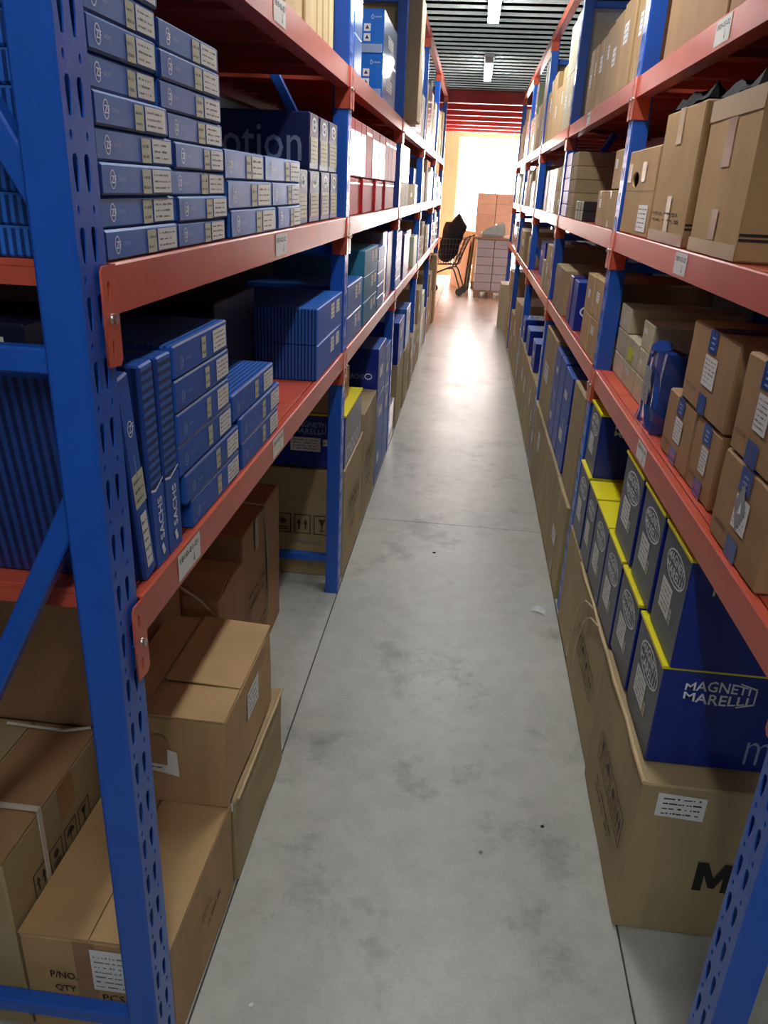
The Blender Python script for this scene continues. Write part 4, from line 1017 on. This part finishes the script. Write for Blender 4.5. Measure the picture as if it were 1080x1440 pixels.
# --- fourth and farthest bays
place('right', 3, 3, 7.14, 7.50, [.36, .27], 'pale', dx=.45); place('right', 3, 3, 7.56, 8.0, [.36], 'tan', dx=.45); place('right', 3, 3, 8.02, 8.3, [.32], 'cream', dx=.45); place('right', 3, 3, 8.31, 8.56, [.60], 'white', dx=.40); place('right', 3, 3, 8.6, 8.98, [.33], 'tan', dx=.45)
fill('right', 3, 4, 9.18, 11.05, .18, .34, .32, .56, ['tan', 'brown', 'cream', 'white'], 22)
fill('right', 2, 3, 7.14, 9.0, .14, .36, .20, .34, ['white', 'olive', 'pale', 'white'], 23)
fill('right', 2, 4, 9.18, 11.05, .16, .34, .22, .36, ['white', 'pale', 'grey', 'white'], 24)
place('right', 1, 3, 7.36, 7.62, [.24], 'pale', dx=.40, xf=.52); place('right', 1, 3, 7.9, 8.70, [.27], 'olive', dx=.42)
fill('right', 1, 4, 9.18, 11.05, .22, .40, .16, .32, ['pale', 'grey', 'olive', 'midblue'], 26, 2)
for a, b, h in ((7.14, 7.40, .50), (7.41, 7.62, .70), (7.63, 7.84, .69), (7.85, 8.30, .67), (8.32, 8.56, .48), (8.58, 8.98, .46)): place('right', 0, 3, a, b, [h], 'tall', dx=.45)
for a, b, h in ((9.18, 9.6, .46), (9.62, 10.1, .80), ): place('right', 0, 4, a, b, [h], 'tall', dx=.45)
place('right', 0, 4, 10.42, 10.86, [.57], 'pale', xf=.425, dx=.40, look='pale overhanging carton')

# ================================================================== BEYOND THE RACKS
PAL = bpy.data.objects.new('pallet', None); COL.objects.link(PAL); PAL.location = (.36, 14.1, 0); tag(PAL, 'wooden pallet under the grey wrapped cartons at the aisle end', 'pallet')
for y in (-.45, 0, .45):
    for x in (-.20, 0.02, .24): link('block', box_mesh('block', x - .045, x + .045, y - .05, y + .05, .02, .10, WOOD), PAL)
for x in (-.22, .02, .26): link('skid', box_mesh('skid', x - .045, x + .045, -.5, .5, 0, .02, WOOD), PAL)
for i in range(5): link('board', box_mesh('board', -.27, .31, -.5 + i * .225, -.4 + i * .225, .10, .122, WOOD), PAL)
zz = .123
for r_ in range(6):
    for c_ in range(2):
        x0 = .09 + c_ * .29
        o = raw_box('pallet_carton', 'right', x0, 13.62, 14.58, zz + .0005, .280, .1305, (PWHITE, PWHITE, PWHITE))
        lab(o, f'grey wrapped pallet carton, {["bottom", "second", "third", "fourth", "fifth", "top"][r_]} row, {["left", "right"][c_]} column', 'carton', 'grey cartons on the far pallet')
    zz += .136
LID = link('pallet_cover', box_mesh('pallet_cover', .05, .68, 13.58, 14.62, zz + .001, zz + .035, WOOD, .004)); lab(LID, 'flat brown board covering the grey pallet cartons', 'board')
bm = bmesh.new(); bx(bm, -.21, .21, -.3, .3, 0, .18)
for v in bm.verts:
    if v.co.z > .1: v.co.z = .10 if v.co.x < 0 else .24; v.co.x *= .85
bmesh.ops.bevel(bm, geom=bm.edges[:], offset=.03, segments=2, affect='EDGES')
FB = link('film_bundle', bm_mesh(bm, 'film_bundle', [FILM]), None, (.34, 14.05, zz + .0365)); lab(FB, 'clear film wrapped bundle lying on the pallet cover', 'bundle')
PAL2 = bpy.data.objects.new('pallet', None); COL.objects.link(PAL2)
PAL2.location = (.36, 15.3, 0); tag(PAL2, 'rear pallet under the peach cartons before the bright window', 'pallet')
for i in range(5): link('board', box_mesh('board', -.34, .34, -.4 + i * .18, -.3 + i * .18, .10, .122, WOOD), PAL2)
for x in (-.28, 0, .28): link('skid', box_mesh('skid', x - .045, x + .045, -.4, .42, 0, .10, WOOD), PAL2)
zz = .123
for r_, h in enumerate((.40, .40, .37, .175, .175)):
    for c_ in range(2):
        x0 = .035 + c_ * .345
        o = raw_box('stacked_carton', 'right', x0, 14.95, 15.65, zz + .0005, .335, h - .002, (PEACH, PEACH, PEACH))
        lab(o, f'peach carton before bright window, {["bottom", "second", "third", "fourth", "top"][r_]} row, {["left", "right"][c_]} column', 'carton', 'peach cartons by the far window')
    zz += h
for i in range(3):
    bm = bmesh.new(); bx(bm, -.004, .004, -.45, .45, 0, 1.0 - .08 * i)
    o = link('cardboard_sheet', bm_mesh(bm, 'cardboard_sheet', [[CREAM, PALE, PEACH][i]]), None, (-.13 - .05 * i, 15.06, .001), (0, math.radians(3.0 + .8 * i), math.radians(17.6)))
    lab(o, f'large cardboard sheet leaning on the pallet, {["inner", "middle", "outer"][i]} one', 'cardboard', 'cardboard sheets leaning by the pallet')
# --- shopping trolley
CT = bpy.data.objects.new('shopping_cart', None); COL.objects.link(CT); CT.location = (-.36, 13.95, 0); CT.rotation_euler.z = math.radians(-8); tag(CT, 'wire shopping cart standing at the far end of the aisle', 'cart')
def part(nm, fn, m): 
    bm = bmesh.new(); fn(bm); return link(nm, bm_mesh(bm, nm, [m]), CT)
HW = .24
def basket(bm):
    # trapezoid wire basket; x runs from the nose (-) to the handle (+)
    def pt(u, v, s):   # u along, v up, s side
        x0, x1 = -.20 - .08 * v, .16 + .10 * v
        hw = (.17 + .06 * v) * (0.78 + .22 * u)
        return Vector((x0 + (x1 - x0) * u, s * hw, .48 + .42 * v + .02 * u))
    for v in (0, .2, .4, .6, .8, 1.0):
        tube(bm, [pt(0, v, -1), pt(1, v, -1), pt(1, v, 1), pt(0, v, 1)], .0055 if v == 1 else .0042, 5, closed=True)
    for u in [i / 9 for i in range(10)]:
        tube(bm, [pt(u, 1, -1), pt(u, 0, -1), pt(u, 0, 1), pt(u, 1, 1)], .0042, 5)
    for s in (-.5, 0, .5):
        tube(bm, [pt(0, 1, s), pt(0, 0, s), pt(1, 0, s), pt(1, 1, s)], .0042, 5)
part('basket', basket, CHROME)
for s in (-1, 1):
    part('side_frame', lambda bm: tube(bm, [(-.30, s * .19, .30), (.0, s * .19, .43), (.10, s * .19, .44), (.13, s * .20, .40), (.24, s * .21, .12)], .013, 8), CHROME)
    part('upright_tube', lambda bm: tube(bm, [(.08, s * .20, .44), (.16, s * .21, .60), (.30, s * .23, .95), (.36, s * .23, .97)], .011, 8), CHROME)
    part('leg', lambda bm: tube(bm, [(-.29, s * .16, .30), (-.26, s * .16, .12)], .011, 8), CHROME)
    for x, y in ((.24, .21), (-.26, .16)):
        wb = bmesh.new(); disc(wb, (x, s * y, .062), (0, 1, 0), .062, .03, 16); wo = link('wheel', bm_mesh(wb, 'wheel', [RUBBER]), CT)
        hb = bmesh.new(); disc(hb, (x, s * y, .062), (0, 1, 0), .02, .036, 10); link('hub', bm_mesh(hb, 'hub', [CHROME]), wo)
        part('caster_fork', lambda bm: (bx(bm, x - .012, x + .012, s * y - .024, s * y - .02, .06, .135), bx(bm, x - .012, x + .012, s * y + .02, s * y + .024, .06, .135), bx(bm, x - .015, x + .015, s * y - .024, s * y + .024, .130, .138)), CHROME)
part('handle', lambda bm: tube(bm, [(.36, -.25, .97), (.36, .25, .97)], .014, 10), RUBBER)
part('lower_rail', lambda bm: tube(bm, [(-.30, -.19, .30), (-.30, .19, .30)], .010, 8), CHROME)
# black plastic bag of goods filling and rising out of the basket
bm = bmesh.new(); bmesh.ops.create_uvsphere(bm, u_segments=32, v_segments=24, radius=1.0)
for v in bm.verts:
    x, y, z = v.co
    t_ = (z + 1) / 2; rr_ = math.hypot(x, y) or 1e-6
    k_ = max(0.0, 1 - abs(2 * t_ - 1) ** 4) ** .5 / rr_ if rr_ > 1e-4 else 0
    x, y = x * k_, y * k_
    n_ = 1 + .09 * math.sin(7 * x + 9 * t_) * math.cos(5 * y) + .05 * math.sin(23 * t_ + 9 * x)
    wx = .155 + .05 * t_
    v.co = Vector((x * wx * n_ - .03 + .16 * t_, y * .135 * n_, .515 + .74 * t_ + (.06 * math.sin(5 * x + .9) * max(0, t_ - .75) * 4)))
for f in bm.faces: f.smooth = True
bg = link('black_bag', bm_mesh(bm, 'black_bag', [BLACK]), None, (-.40, 13.95, 0), (0, 0, math.radians(-8))); lab(bg, 'black plastic bag stuffed tall in the far shopping cart', 'bag')
# --- scraps on the floor
bm = bmesh.new(); g = []
for i in range(7):
    u = i / 6
    g.append([bm.verts.new((.380 + .062 * u, 2.955 - .028 * u, .001 + .008 * math.sin(math.pi * u))), bm.verts.new((.388 + .060 * u, 3.002 - .028 * u, .001 + .010 * math.sin(math.pi * u)))])
for i in range(6): bm.faces.new((g[i][0], g[i + 1][0], g[i + 1][1], g[i][1]))
bmesh.ops.solidify(bm, geom=bm.faces[:], thickness=.0006)
lab(link('paper_scrap', bm_mesh(bm, 'paper_scrap', [mat('paper_bright', srgb(252, 252, 250), 0.6)])), 'curled white paper scrap lying near the second right post', 'paper')
def chip(x, y, s, m, label):
    bm = bmesh.new(); bmesh.ops.create_icosphere(bm, subdivisions=1, radius=s); r = random.Random(int(x * 1e4))
    for v in bm.verts: v.co = Vector((v.co.x * r.uniform(.6, 1.5), v.co.y * r.uniform(.6, 1.3), max(v.co.z, -.3 * s) * .5 + .16 * s))
    lab(link('debris_chip', bm_mesh(bm, 'debris_chip', [m]), None, (x, y, .0005)), label, 'debris')
chip(-.06, 3.45, .009, INK, 'small dark chip on the floor below the cross joint')
chip(.335, 1.72, .006, INK, 'tiny dark chip near the marked carton'); chip(.16, 1.60, .005, INKG, 'tiny grey chip mid aisle near the camera')
chip(-.34, 1.10, .006, WHITE, 'tiny white chip beside the P/NO carton')
for o in bpy.data.objects:
    for k_ in ('_d', '_w'):
        if k_ in o: del o[k_]
